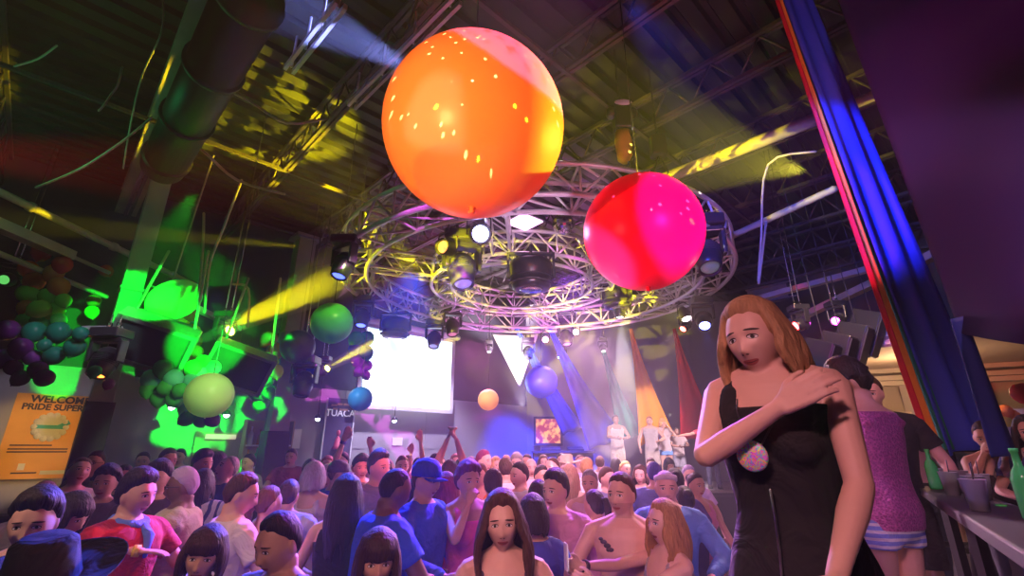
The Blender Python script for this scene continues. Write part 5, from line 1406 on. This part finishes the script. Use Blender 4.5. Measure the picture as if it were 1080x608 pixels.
c.box((0, .1, 0), (.88, .1, .92)); obj('frame', c, M['wall_dark'], r, smooth=False)
# sound desk on the stage left
r = empty('mixing_desk', (1.3, 13.0, 1.04), 'dark desk with equipment at the left end of the stage', 'desk')
c = Acc(); c.box((0, 0, .42), (1.5, .6, .84)); obj('desk_body', c, M['wall_dark'], r, smooth=False)
c = Acc(); c.box((0, 0, .87), (1.6, .7, .05)); obj('desk_top', c, M['black_rough'], r, smooth=False)
c = Acc(); c.box((-.3, 0, .93), (.5, .35, .07), (0.2, 0, 0)); c.box((.35, 0, .93), (.4, .35, .07), (0.2, 0, 0)); obj('mixer', c, M['black'], r, smooth=False)

# ------------------------------------------------------------------ drink rail on the right platform
A0 = Vector((2.92, 3.5, .66)); A1 = Vector((1.30, 1.15, .66)); L = (A1 - A0).length; t = (A1 - A0).normalized()
r = empty('drink_rail', (A0 + A1) / 2, 'black metal rail with a narrow counter top at the lower right', 'rail'); off = -r.location
rot = Matrix((t, Vector((-t.y, t.x, 0)), (0, 0, 1))).transposed()
c = Acc(); c.box((0, 0, 1.03), (L, .26, .05), rot); bev(obj('counter_top', c, M['black_rough'], r, smooth=False), .008)
for q in range(4):
    c = Acc(); p = A0.lerp(A1, q / 3 * .96 + .02) + off; bar(c, p, p + Vector((0, 0, 1.0)), .05, .05, (1, 0, 0)); obj('post', c, M['black_rough'], r, smooth=False)
for z in (.15, .5):
    c = Acc(); c.tube([A0 + off + Vector((0, 0, z)), A1 + off + Vector((0, 0, z))], .018, 8); obj('bar', c, M['black_rough'], r)
for q in range(2):
    c = Acc(); p0 = A0.lerp(A1, q * .33) + off; p1 = A0.lerp(A1, q * .33 + .33) + off; c.tube([p0 + Vector((0, 0, .15)), p1 + Vector((0, 0, .98))], .014, 8); obj('brace', c, M['black_rough'], r)
# second rail towards the back
B0 = P(930, 520, 4.6); B1 = P(988, 512, 4.4); B0.z = B1.z = .66
r = empty('hand_rail', (B0 + B1) / 2, 'short black tubular hand rail behind the sequinned dancer', 'rail'); off = -r.location
c = Acc()
for z in (1.0, .55): c.tube([B0 + off + Vector((0, 0, z)), B1 + off + Vector((0, 0, z))], .022, 8)
obj('bars', c, M['black_rough'], r)
for q in (0, .5, 1):
    c = Acc(); p = B0.lerp(B1, q) + off; c.tube([p, p + Vector((0, 0, 1.0))], .022, 8); obj('post', c, M['black_rough'], r)
# tall post that the drapes are tied to
c = Acc(); p = P(1000, 470, 4.55); c.tube([(p.x, p.y, .66), (p.x, p.y, p.z + .1)], .03, 10); c.tube([P(972, 474, 4.55), P(1050, 474, 4.45)], .028, 10)
c.tube([(P(1050, 474, 4.45).x, P(1050, 474, 4.45).y, .66), P(1050, 474, 4.45)], .03, 10)
tag(obj('drape_frame', c, M['black_rough']), 'black post frame to which the rainbow drapes are tied', 'frame')
# cups and bottles on the drink rail
def cup(loc, h, m, label, straw=None):
    r = empty('plastic_cup', loc, label, 'cup', 'cups on the drink rail')
    c = Acc(); c.lathe([(.030, 0), (.044, h), (.046, h), (.041, h - .004), (.028, .008), (.001, .008)], (0, 0, 0), 18); obj('cup_wall', c, m, r)
    c = Acc(); c.lathe([(.001, h * .6), (.037, h * .6), (.036, h * .58), (.001, h * .58)], (0, 0, 0), 16); obj('drink', c, GL[1], r)
    c = Acc(); c.tube([(.0, 0, .02), (.02, .01, h + .06)], .003, 6); obj('straw', c, M['black'], r)
CL = balloon('translucent_cup', (.7, .72, .78), .5, .15)
for q, (f, o_, kind) in enumerate(((.05, .04, 'cup'), (.12, -.05, 'bottle'), (.20, .05, 'cup'), (.30, -.03, 'cup'), (.38, .06, 'cup'), (.48, 0, 'cup'), (.60, -.05, 'cup'), (.70, .05, 'bottle'))):
    p = A0.lerp(A1, f) + rot @ Vector((0, o_, 1.057))
    w_ = ('farthest', 'second', 'third', 'fourth', 'fifth', 'sixth', 'seventh', 'nearest')[q]
    if kind == 'cup': cup(p, .12, CL, '%s%s item on the drink rail, a clear plastic cup with straw' % (w_, '' if q in (0, 7) else ' from the back'))
    else: bottle(p, .24, GL[0], '%s%s item on the drink rail, a glass bottle' % (w_, '' if q in (0, 7) else ' from the back'), 'bottles on the drink rail')
# pink dome lamp and lounge table
p = P(1022, 452, 7.0)
c = Acc(); c.lathe([(.001, .14), (.12, .12), (.2, .04), (.23, -.05), (.21, -.05), (.001, .0)], p, 24); tag(obj('dome_lamp', c, glow('pink_dome', (1, .35, .2), 1.2)), 'salmon pink dome lamp glowing in the lounge', 'lamp')

# ------------------------------------------------------------------ the people
LT = (.72, .46, .36); MD = (.55, .33, .23); DK = (.20, .11, .075); TN = (.62, .38, .26)
BK = (.022, .018, .016); BR_ = (.07, .035, .02); RB = (.16, .06, .03); BD = (.50, .30, .12); GY = (.35, .33, .32)
PF = .66                    # platform height
# --- on the platform, right
root, J, Mh_, k_, up_ = person('fair-haired woman in a black dress, one hand on her upper arm, large in front', 790, 303, 1.52, -46, PF, True, LT, 'medium', (.40, .23, .11), 'dress', (.008, .008, .010), None, None,
       arms=(((.085, -.20, 1.36), (-1, .1, -.45), (.15, .9, -.1), .38), ((-.16, -.30, .99), (-.5, .6, -.1), (1, 0, 0), .25)), look=(-8, 8, -4), vox=.0058, H=1.76, neck=-.045)
c = Acc(); c.lathe([(.001, -.008), (.038, -.006), (.043, 0), (.038, .006), (.001, .008)], up_((-.02, -.172, 1.235)), 24, Euler((PI / 2 + .1, 0, 0)).to_matrix()); m, n, k, b, out = new_mat('tie_dye_badge'); tc = n.new('ShaderNodeTexCoord'); no = n.new('ShaderNodeTexNoise'); no.inputs['Scale'].default_value = 42; no.inputs['Distortion'].default_value = 1.5
hs = n.new('ShaderNodeCombineColor'); hs.mode = 'HSV'; hs.inputs[1].default_value = .75; hs.inputs[2].default_value = .85; ml = n.new('ShaderNodeMath'); ml.operation = 'MULTIPLY'; ml.inputs[1].default_value = 5.0
k.new(tc.outputs['Object'], no.inputs[0]); k.new(no.outputs[0], ml.inputs[0]); fr_ = n.new('ShaderNodeMath'); fr_.operation = 'FRACT'; k.new(ml.outputs[0], fr_.inputs[0]); k.new(fr_.outputs[0], hs.inputs[0]); k.new(hs.outputs[0], b.inputs['Base Color']); b.inputs['Roughness'].default_value = .25
obj('pendant', c, m, root)
c = Acc(); c.tube([up_((-.085, -.03, 1.43)), up_((-.055, -.14, 1.36)), up_((-.025, -.172, 1.25)), up_((-.012, -.175, 1.24)), up_((.0, -.172, 1.25)), up_((.06, -.13, 1.36)), up_((.09, -.03, 1.43))], .0022, 6); obj('necklace_cord', c, M['black'], root)
c = Acc(); c.tube([up_((0, -.135, 1.15)), up_((0, -.132, 1.08)), up_((0, -.140, 1.0)), Vector((0, -.160, .92)) * k_, Vector((0, -.192, .80)) * k_, Vector((0, -.218, .68)) * k_], .0042, 6); obj('zip', c, M['chrome'], root)
person('person in a purple sequinned top and blue and white bloomers, back turned', 892, 381, 2.85, 200, PF, False, TN, 'curly', BK, 'vest', (.55, .16, .38), 'hotpants', (.25, .35, .85), arms=('bent', 'loose'), look=(38, 12, 0), smat='sequin', pmat='stripes', build=1.08,  extra=('barefoot', ('beads', (.1, .7, .2))))
person('young man in black shirt with a teal cloth behind the sequinned dancer', 915, 398, 3.5, -25, PF, False, LT, 'short', BR_, 'tee', (.02, .02, .022), 'shorts', (.02, .02, .03), arms=('bent', 'loose'), look=(-20, 5, 0), extra=(('scarf', (.02, .30, .38)),))
person('person in a pale pink tee and dark jeans by the short hand rail', 957, 446, 5.3, 30, PF, False, TN, 'short', BR_, 'tee', (.65, .42, .45), 'jeans', (.03, .04, .08), arms=('hip', 'bent'))
person('man in a white tee and grey shorts standing under the tied drapes', 982, 450, 7.2, 15, PF, False, LT, 'short', BR_, 'tee', (.68, .64, .64), 'shorts', (.42, .42, .48), arms=('loose', 'front'))
person('young man in a grey tee facing the camera beyond the drink rail', 1021, 452, 4.6, -12, PF, False, TN, 'short', BK, 'tee', (.20, .22, .25), 'jeans', (.03, .03, .05), arms=('bent', 'front'))
person('person resting chin on hand at the drink rail under the blue drape', 1046, 470, 3.5, -35, PF, True, MD, 'short', BK, 'strap', (.03, .02, .03), 'jeans', (.03, .03, .05), arms=('mouth', 'front'), look=(-12, 12, 0))
person('person in a pale patterned top at the right picture edge', 1085, 440, 3.3, -50, PF, True, LT, 'long', BK, 'tee', (.5, .45, .42), 'jeans', (.03, .03, .05), arms=('front', 'bent'), smat='swirl')
person('dark shape of a guest in the lounge doorway behind the pink tee', 940, 440, 7.6, 10, PF, False, MD, 'short', BK, 'tee', (.05, .04, .05), 'jeans', (.03, .03, .05))
# --- front row, dance floor
person('person under a wide black hat with glasses, cut off at the bottom left', 50, 583, 1.62, 38, 0, False, LT, 'short', BR_, 'tee', (.02, .02, .03), extra=(('widehat', (.012, .012, .014)), 'glasses'), look=(12, 10, -8))
person('short-haired woman with a brown bob and fringe smiling at the bottom left', 219, 557, 2.45, 12, 0, True, TN, 'bob', (.05, .025, .015), 'tee', (.3, .2, .35), look=(8, 6, 6), vox=.0055)
person('man with black hair and a blue grey tee looking down, bottom left of centre', 298, 541, 2.38, -22, 0, False, TN, 'short', BK, 'tee', (.16, .17, .26), look=(-8, 14, 0), vox=.0055)
person('woman with long dark hair and straight fringe at the bottom edge', 400, 560, 2.3, 14, 0, True, TN, 'longfringe', (.035, .018, .014), 'tee', (.06, .05, .08), look=(4, 6, 0), vox=.0055)
person('woman with long wavy brown hair staring straight at the camera, front centre', 530, 522, 2.45, 4, 0, True, LT, 'wavy', (.075, .035, .022), 'strap', (.10, .08, .16), arms=('loose', 'bent'), look=(-4, 2, -3), vox=.0055, smat='swirl')
BLO = person('blonde woman in profile holding up a phone at arm length', 700, 530, 2.68, -72, 0, True, LT, 'medium', (.42, .22, .09), 'strap', (.35, .30, .34), arms=('phone', ((-.06, -.50, 1.36), (-.4, .3, -1), (1, 0, .2), .7)), look=(0, -4, 0), extra=('watch',), vox=.006)
# --- second rows, left
person('person with tousled black hair behind the wide black hat', 42, 520, 2.35, 25, 0, False, LT, 'thick', BK, 'tee', (.03, .03, .04), look=(5, 8, 0))
person('reddish-haired person in front of the bench, far left', 46, 510, 3.4, 60, 0, False, LT, 'short', RB, 'tee', (.2, .2, .2))
person('person in a white sleeved top throwing the head back by the near column', 84, 484, 4.3, 60, 0, True, LT, 'short', BR_, 'tee', (.7, .68, .75), look=(0, -20, 10), arms=('loose', 'bent'))
person('man with glasses and olive shirt under the green strip of wall', 101, 477, 5.6, 10, 0, False, TN, 'short', BR_, 'tee', (.16, .14, .05), extra=('glasses',))
person('curly dark-haired woman left of the red shirt', 113, 494, 3.9, 20, 0, True, MD, 'curly', BK, 'tee', (.08, .06, .09))
person('dark-haired dancer in purple stripes reaching an arm over the red shirt', 76, 520, 2.75, 95, 0, True, TN, 'bob', BK, 'tee', (.34, .22, .55), arms=(((-.02, -.56, 1.42), (-.3, .2, .6), (0, 0, -1), .3), 'bent'), look=(0, 18, 0), smat='stripes', extra=(('wristband_r', (.75, .55, .05)),))
person('black-haired man in a red shirt with a blue neck scarf, in profile', 147, 499, 2.82, 78, 0, False, LT, 'thick', BK, 'tee', (.38, .008, .012), arms=('bent', 'bent'), look=(6, 4, 0), extra=(('scarf', (.12, .25, .80)),), fix=True)
person('heavy man in a cream tee with a lavender head wrap and glasses', 194, 495, 3.45, -62, 0, False, DK, 'buzz', BK, 'tee', (.66, .62, .42), arms=('bent', 'front'), build=1.22, fix=True, look=(0, 4, 0), extra=(('durag', (.60, .50, .85)), 'glasses'))
person('person with thick black hair between the red shirt and the cream tee', 168, 489, 3.55, 10, 0, False, TN, 'thick', BK, 'tee', (.05, .03, .05))
person('black-haired man standing before the green lit wall panel', 177, 474, 5.4, 60, 0, False, LT, 'short', BK, 'tee', (.04, .05, .04))
person('small green lit person far back before the bar', 190, 470, 8.2, 10, 0, False, LT, 'short', BK, 'tee', (.1, .4, .15))
person('left one of two dark-haired people chatting before the bar', 214, 477, 5.1, 70, 0, False, MD, 'thick', BK, 'tee', (.03, .03, .03))
person('right one of two dark-haired people chatting before the bar', 228, 478, 5.6, -60, 0, True, TN, 'bob', BK, 'tee', (.02, .02, .03))
person('balding man in a dark blue shirt looking upwards near the bar', 241, 481, 4.8, -40, 0, False, LT, 'buzz', GY, 'tee', (.03, .06, .20), look=(0, -22, 0))
person('dreadlocked dancer in a blue and white patterned shirt, back turned', 214, 497, 3.9, 190, 0, False, DK, 'dreads', BK, 'long', (.70, .70, .95), smat='swirl', build=1.05)
person('man with short brown hair and a white tee leaning right, seen from behind', 256, 500, 2.95, 140, 0, False, LT, 'short', BR_, 'tee', (.72, .68, .80), look=(-25, 10, 0), arms=('bent', 'front'))
person('woman with reddish ponytail and magenta top behind the white tee', 284, 514, 3.4, 150, 0, True, LT, 'ponytail', RB, 'tank', (.80, .10, .50), arms=('bent', 'bent'))
person('brown-haired man in a pale blue tee, back turned, left of the black tank top', 305, 508, 3.3, 185, 0, False, LT, 'short', (.09, .04, .03), 'tee', (.55, .62, .90))
person('man lit red behind a drum before the pale wall', 307, 473, 7.8, 5, 0, False, LT, 'short', BR_, 'tee', (.55, .10, .12), arms=('front', 'front'))
person('fair-haired person glowing pale blue, seen from behind', 331, 489, 3.9, 175, 0, True, LT, 'bob', (.45, .45, .55), 'tank', (.65, .6, .7))
person('man in a dark cap and bright blue shirt left of the black-haired woman', 357, 488, 4.3, 150, 0, False, LT, 'buzz', BR_, 'tee', (.04, .08, .75), extra=(('cap', (.12, .10, .16)),), look=(-40, 0, 0))
person('woman with long black hair in a black tank top, back turned', 366, 503, 3.0, 178, 0, True, LT, 'long', BK, 'tank', (.012, .012, .016), look=(15, 0, 0))
person('young dark-haired man right of the cap, far side of the blue shirt', 381, 482, 4.9, 30, 0, False, LT, 'thick', BK, 'tee', (.2, .18, .22))
person('black-haired man in grey looking right, above the blue shirts', 400, 478, 4.2, 60, 0, False, LT, 'quiff', BK, 'tee', (.25, .25, .28), arms=('loose', 'bent'))
person('big man in a bright blue tee bending towards a friend', 417, 493, 2.9, 120, 0, False, DK, 'buzz', BK, 'tee', (.03, .12, .90), arms=('front', 'front'), lean=8, build=1.18, look=(10, 8, 0), fix=True)
person('man in a royal blue cap and open blue shirt beside the bright blue tee', 450, 487, 3.3, 65, 0, False, TN, 'short', BR_, 'long', (.05, .15, .85), arms=('bent', 'loose'), extra=(('cap', (.03, .08, .80)),), look=(0, 4, 0))
person('person in dark blue between the bright blue tee and the cap', 434, 506, 3.55, -150, 0, False, DK, 'buzz', BK, 'tee', (.05, .08, .5))
person('short-haired person in blue with hands clasped before the pink top', 468, 506, 3.5, 170, 0, False, LT, 'buzz', RB, 'tee', (.05, .22, .85), arms=('front', 'bent'))
# --- raised arms in the middle left
person('dancer with one arm raised and a dark wristband left of the blue cap', 378, 482, 5.9, 20, 0, False, LT, 'short', BK, 'tee', (.4, .2, .4), arms=('up', 'loose'), extra=(('wristband_r', (.06, .04, .3)),))
person('pink lit dancer with both hands up behind the blue cap', 424, 482, 6.2, 20, 0, True, LT, 'short', RB, 'tee', (.85, .2, .5), arms=('upout', 'up'))
person('laughing pink lit dancer with one hand up', 408, 486, 6.9, -10, 0, True, LT, 'medium', RB, 'tank', (.8, .3, .6), arms=('loose', 'upout'))
person('yellow lit dancer with hands clasped high overhead', 474, 487, 4.3, 175, 0, False, LT, 'short', BK, 'tank', (.80, .70, .35), arms=('clasp', 'clasp'))
person('man with a red lit face left of the clasped hands', 459, 480, 5.6, 0, 0, False, LT, 'short', BR_, 'tank', (.7, .2, .3))
person('person in a hot pink dress dancing beside the blue shirt', 470, 500, 3.95, 160, 0, True, LT, 'long', (.25, .03, .08), 'dress', (.90, .06, .40), None)
person('woman in pink with short magenta curls and a hand at her mouth', 494, 490, 3.55, 30, 0, True, TN, 'curly', (.13, .02, .06), 'tank', (.85, .12, .45), arms=('mouth', 'bent'))
person('dancer in an orange tank top just right of the magenta curls', 506, 490, 4.2, -20, 0, True, LT, 'short', RB, 'tank', (.9, .25, .05))
person('thick black-haired man in a blue black shirt behind the staring woman', 520, 499, 3.5, 165, 0, False, LT, 'thick', BK, 'long', (.08, .07, .20), arms=('bent', 'bent'), look=(20, 0, 0))
person('tall man in the far crowd with magenta hair and face turned right', 510, 476, 5.9, 60, 0, False, LT, 'short', (.25, .03, .12), 'tee', (.8, .7, .8))
person('black-haired man in a white shirt looking left, middle of the crowd', 548, 489, 4.2, -55, 0, False, LT, 'short', BK, 'tee', (.80, .72, .85), arms=('loose', 'bent'))
person('back of a round dark head right of the staring woman', 562, 524, 3.0, 185, 0, True, TN, 'bob', BK, 'tee', (.06, .08, .45))
person('short-haired man in violet light left of the smiling man', 568, 506, 3.35, 160, 0, False, TN, 'buzz', BK, 'tee', (.6, .6, .8))
person('smiling black-haired man in a peach and violet shirt', 586, 499, 3.3, -28, 0, False, LT, 'quiff', BK, 'long', (.55, .28, .42), arms=('loose', 'bent'), look=(-15, 0, 0), vox=.0075, fix=True)
person('woman with black ponytail in a coral pink tank top, back turned', 627, 518, 3.45, 165, 0, True, TN, 'ponytail', BK, 'tank', (.90, .10, .18), look=(50, 0, 0), arms=('bent', 'bent'))
root, J, Mh_, k_, up_ = person('shirtless man with a shoulder tattoo looking left', 655, 501, 2.95, -18, 0, False, LT, 'short', BR_, None, None, 'jeans', (.04, .05, .10), arms=('bent', 'loose'), look=(-22, -2, 0), beard=.25, vox=.0065, fix=True)
c = Acc()
for (x, z, a_, b2) in ((-.115, 1.375, .020, .012), (-.095, 1.355, .022, .014), (-.075, 1.335, .020, .012), (-.13, 1.39, .014, .010), (-.09, 1.335, .014, .012)):
    c.ell(up_((x, -.118, z)), (a_, .007, b2), 10, 8)
obj('tattoo', c, mat('tattoo_ink', (.06, .05, .07), .6, 0, .5, 40), root)
person('older man with a headband and open blue shirt behind the phone', 702, 497, 3.5, -12, 0, False, LT, 'buzz', GY, 'long', (.10, .25, .65), extra=(('headband', (.7, .65, .7)),), arms=('loose', 'bent'))
person('round dark head of hair right of the headband', 722, 514, 3.5, 180, 0, True, TN, 'bun', BK, 'tee', (.05, .05, .1))
person('dark-haired person with bun behind the headband', 712, 495, 4.4, 170, 0, True, TN, 'bun', BK, 'tee', (.1, .08, .3))
# --- far crowd, pink and white light
far = [
 (622, 497, 4.6, -20, 0, LT, 'short', GY, 'vest', (.75, .5, .65), 'man in a rosy waistcoat with cropped hair behind the coral tank top'),
 (600, 491, 5.0, 160, 1, LT, 'long', (.30, .20, .12), 'tank', (.6, .45, .35), 'woman with long light brown hair seen from behind, middle of the crowd'),
 (583, 483, 5.8, -50, 0, LT, 'buzz', BR_, 'tee', (.75, .75, .8), 'close-cropped man in white looking left in the middle of the crowd'),
 (598, 484, 6.6, 0, 0, LT, 'short', BD, 'tee', (.85, .8, .85), 'man in a straw-coloured hat facing the camera'),
 (619, 484, 6.0, 150, 0, LT, 'short', BD, 'tee', (.85, .85, .95), 'fair-haired man in white, back turned, left of the shirtless man'),
 (640, 494, 5.0, 40, 0, LT, 'short', BR_, 'tee', (.25, .25, .45), 'brown-haired man in slate blue behind the shirtless man'),
 (612, 480, 7.6, 20, 0, LT, 'buzz', BR_, 'tee', (.7, .6, .9), 'man in lilac far back below the stage'),
 (560, 484, 6.4, 10, 0, LT, 'bald', BK, 'tee', (.9, .6, .7), 'bald man with a pink lit face in the middle of the crowd'),
 (571, 492, 5.1, 30, 0, TN, 'short', BK, 'tee', (.5, .4, .6), 'dark-haired man just right of the white shirt'),
 (533, 484, 5.3, 190, 0, TN, 'short', BR_, 'tee', (.7, .65, .7), 'brown-haired man in pale grey, back turned, above the blue black shirt'),
 (545, 480, 7.0, -10, 0, LT, 'thick', GY, 'tee', (.9, .85, .9), 'grey-haired man in white at the back of the crowd'),
 (523, 483, 7.4, 30, 1, LT, 'medium', BD, 'tank', (.9, .85, .8), 'blonde woman in a white tank top at the back of the crowd'),
 (497, 483, 7.2, 0, 0, LT, 'short', BR_, 'tee', (.85, .5, .7), 'man in washed pink at the back left of the tall man'),
 (486, 485, 6.2, 150, 0, LT, 'short', BK, 'tee', (.9, .8, .5), 'man in a pale yellow tee seen from behind, right of the clasped hands'),
 (441, 484, 6.8, 10, 0, LT, 'short', BK, 'tee', (.8, .25, .45), 'man in rose pink far behind the royal blue cap'),
 (345, 482, 6.2, 10, 1, LT, 'short', (.3, .08, .05), 'tee', (.8, .2, .2), 'red-haired person far back below the TUACA banner'),
 (361, 478, 6.9, -20, 0, LT, 'short', BK, 'tee', (.25, .2, .3), 'dark-haired man far back below the TUACA banner'),
 (327, 484, 5.6, 160, 0, TN, 'buzz', BK, 'tee', (.12, .1, .3), 'violet lit cropped head left of the blue shirt with cap'),
 (344, 492, 5.0, 20, 1, LT, 'bob', (.35, .3, .4), 'tee', (.3, .2, .7), 'person with a pale lilac bob before the cap'),
 (660, 487, 7.4, 20, 1, LT, 'ponytail', BD, 'tank', (.95, .9, .9), 'blonde woman in white right behind the shirtless man'),
 (676, 492, 6.0, -30, 1, LT, 'medium', BR_, 'tee', (.9, .8, .85), 'woman in bright white left of the headband man'),
 (690, 489, 5.2, 170, 0, LT, 'short', (.05, .05, .3), 'tee', (.2, .25, .8), 'blue-lit dark head just left of the headband'),
 (687, 484, 8.4, 0, 0, LT, 'short', BR_, 'tee', (.9, .6, .7), 'man at the foot of the stage under the grey waistcoat'),
 (706, 484, 8.8, 10, 1, LT, 'bob', BK, 'tank', (.8, .6, .8), 'woman at the foot of the stage under the denim shorts'),
 (727, 492, 6.0, 0, 0, LT, 'short', (.35, .3, .5), 'tee', (.7, .55, .9), 'pale-haired man left of the black dress'),
 (734, 500, 4.8, 20, 1, TN, 'bun', BK, 'tank', (.75, .3, .45), 'woman in rose with a bun directly beside the black dress'),
 (510, 484, 8.2, 30, 1, LT, 'short', BR_, 'tank', (.9, .6, .8), 'short-haired woman in pale pink in the far row under the cream balloon'),
 (534, 481, 8.8, 0, 0, LT, 'short', BD, 'tee', (.9, .85, .95), 'fair man in white in the far row below the white triangle'),
 (556, 480, 8.6, -20, 0, TN, 'short', BK, 'tee', (.55, .5, .75), 'man in dusty violet in the far row before the stage'),
 (573, 481, 8.3, 10, 1, LT, 'medium', BR_, 'tank', (.9, .75, .85), 'brown-haired woman in pale pink in the far row before the stage'),
 (592, 479, 9.2, 0, 0, LT, 'short', BK, 'tee', (.85, .8, .95), 'black-haired man in white in the far row under the backlit picture'),
 (633, 482, 8.6, 170, 0, LT, 'short', BR_, 'tee', (.9, .85, .9), 'man in white, back turned, in the far row before the stage'),
 (650, 484, 8.8, 180, 1, LT, 'long', BK, 'tank', (.8, .5, .6), 'long-haired woman in dusty rose in the far row, back turned'),
 (465, 482, 8.0, 0, 0, TN, 'buzz', BK, 'tee', (.6, .2, .5), 'cropped man in plum in the far row below the screen'),
 (480, 480, 8.8, 20, 1, LT, 'medium', RB, 'tank', (.85, .4, .6), 'auburn-haired woman in rose in the far row below the screen'),
 (430, 481, 8.4, 10, 0, LT, 'short', BR_, 'tee', (.7, .3, .55), 'brown-haired man in mauve in the far row left of the screen edge'),
 (395, 480, 8.2, 0, 1, LT, 'bob', BK, 'tee', (.6, .25, .5), 'black-bobbed woman in mauve in the far row under the blue balloon'),
 (150, 478, 6.8, 30, 0, TN, 'short', BK, 'tee', (.1, .2, .1), 'dark-haired man deep in the shade right of the near column'),
 (262, 480, 7.0, -20, 0, TN, 'short', BK, 'tee', (.2, .3, .15), 'dark-haired man at the bar counter below the liquor shelves'),
 (130, 492, 4.6, 40, 0, TN, 'short', BK, 'tee', (.08, .08, .08), 'dark figure just left of the black-haired man in red'),
]
for (px, top, Y, yw, fm, sk, hr, hc_, sh, sc_, lab) in far:
    ex = ()
    if 'hat facing' in lab: ex = (('widehat', (.75, .62, .42)),)
    person(lab, px, top, Y, yw, 0, bool(fm), sk, hr, hc_, sh, sc_, 'jeans', (.06, .06, .12), arms=(('loose', 'bent'), ('bent', 'loose'), ('down', 'loose'))[px % 3], extra=ex)
# --- on the stage
ST = 1.04
person('man in a long white tank top alone at the left of the stage', 650, 443, 13.2, 5, ST, False, DK, 'short', BK, 'tank', (.95, .85, .75), 'shorts', (.85, .75, .6), arms=('front', 'front'), H=1.8)
person('performer in a grey patterned waistcoat on the stage', 686, 446, 13.2, -15, ST, False, LT, 'short', RB, 'vest', (.42, .38, .40), 'shorts', (.45, .40, .38), arms=('loose', 'bent'), H=1.76)
person('performer in a white top and denim shorts holding both hands up to the face', 700, 445, 13.0, 10, ST, True, LT, 'bob', BD, 'tee', (.95, .85, .90), 'hotpants', (.10, .25, .60), arms=('mouth', 'mouth'), H=1.74)
person('performer pointing an arm to the left at the right of the stage', 748, 455, 12.8, -10, ST, False, LT, 'short', BR_, 'tee', (.55, .05, .08), 'jeans', (.05, .05, .1), arms=('side', 'loose'), H=1.7)
person('person in a pale top crouched low on the stage before the red drape', 716, 466, 13.6, 0, ST, False, DK, 'short', BK, 'tee', (.85, .75, .75), 'shorts', (.2, .2, .25), arms=('front', 'front'), H=1.5)
bake_remesh()

# phone held by the blonde woman
bpy.context.view_layer.update(); Sh, El, Wr = BLO[1][-1]; dd_ = (Wr - El).normalized(); w = BLO[0].matrix_world @ (Wr + dd_ * .12 + Vector((.035, 0, .05)))
r = empty('mobile_phone', w, 'thin pale mobile phone held up by the blonde woman in profile', 'phone', None, R(6))
c = Acc(); c.box((0, 0, 0), (.010, .066, .13), (0, 0, 0)); bev(obj('phone_case', c, M['white'], r, smooth=False), .004, 3)
c = Acc(); c.box((.0058, 0, 0), (.001, .058, .115)); obj('phone_screen', c, glow('phone_glow', (.8, .7, .9), 1.2), r, smooth=False)
# red drum in front of the red lit man
p = P(307, 500, 7.2); r = empty('drum', (p.x, p.y, .0), 'small red drum on a stand before the red lit man', 'drum')
c = Acc(); c.lathe([(.001, 1.02), (.24, 1.02), (.25, 1.05), (.25, 1.28), (.24, 1.30), (.001, 1.30)], (0, 0, 0), 26); obj('drum_shell', c, mat('red_drum_shell', (.7, .03, .03), .35), r)
c = Acc(); c.lathe([(.23, 1.296), (.235, 1.31), (.001, 1.312), (.001, 1.30)], (0, 0, 0), 26); obj('drum_head', c, M['white'], r)
for q in range(3):
    a = q * 2 * PI / 3; c = Acc(); c.tube([(.1 * math.cos(a), .1 * math.sin(a), 1.03), (.34 * math.cos(a), .34 * math.sin(a), .02)], .014, 8); obj('leg', c, M['chrome'], r)
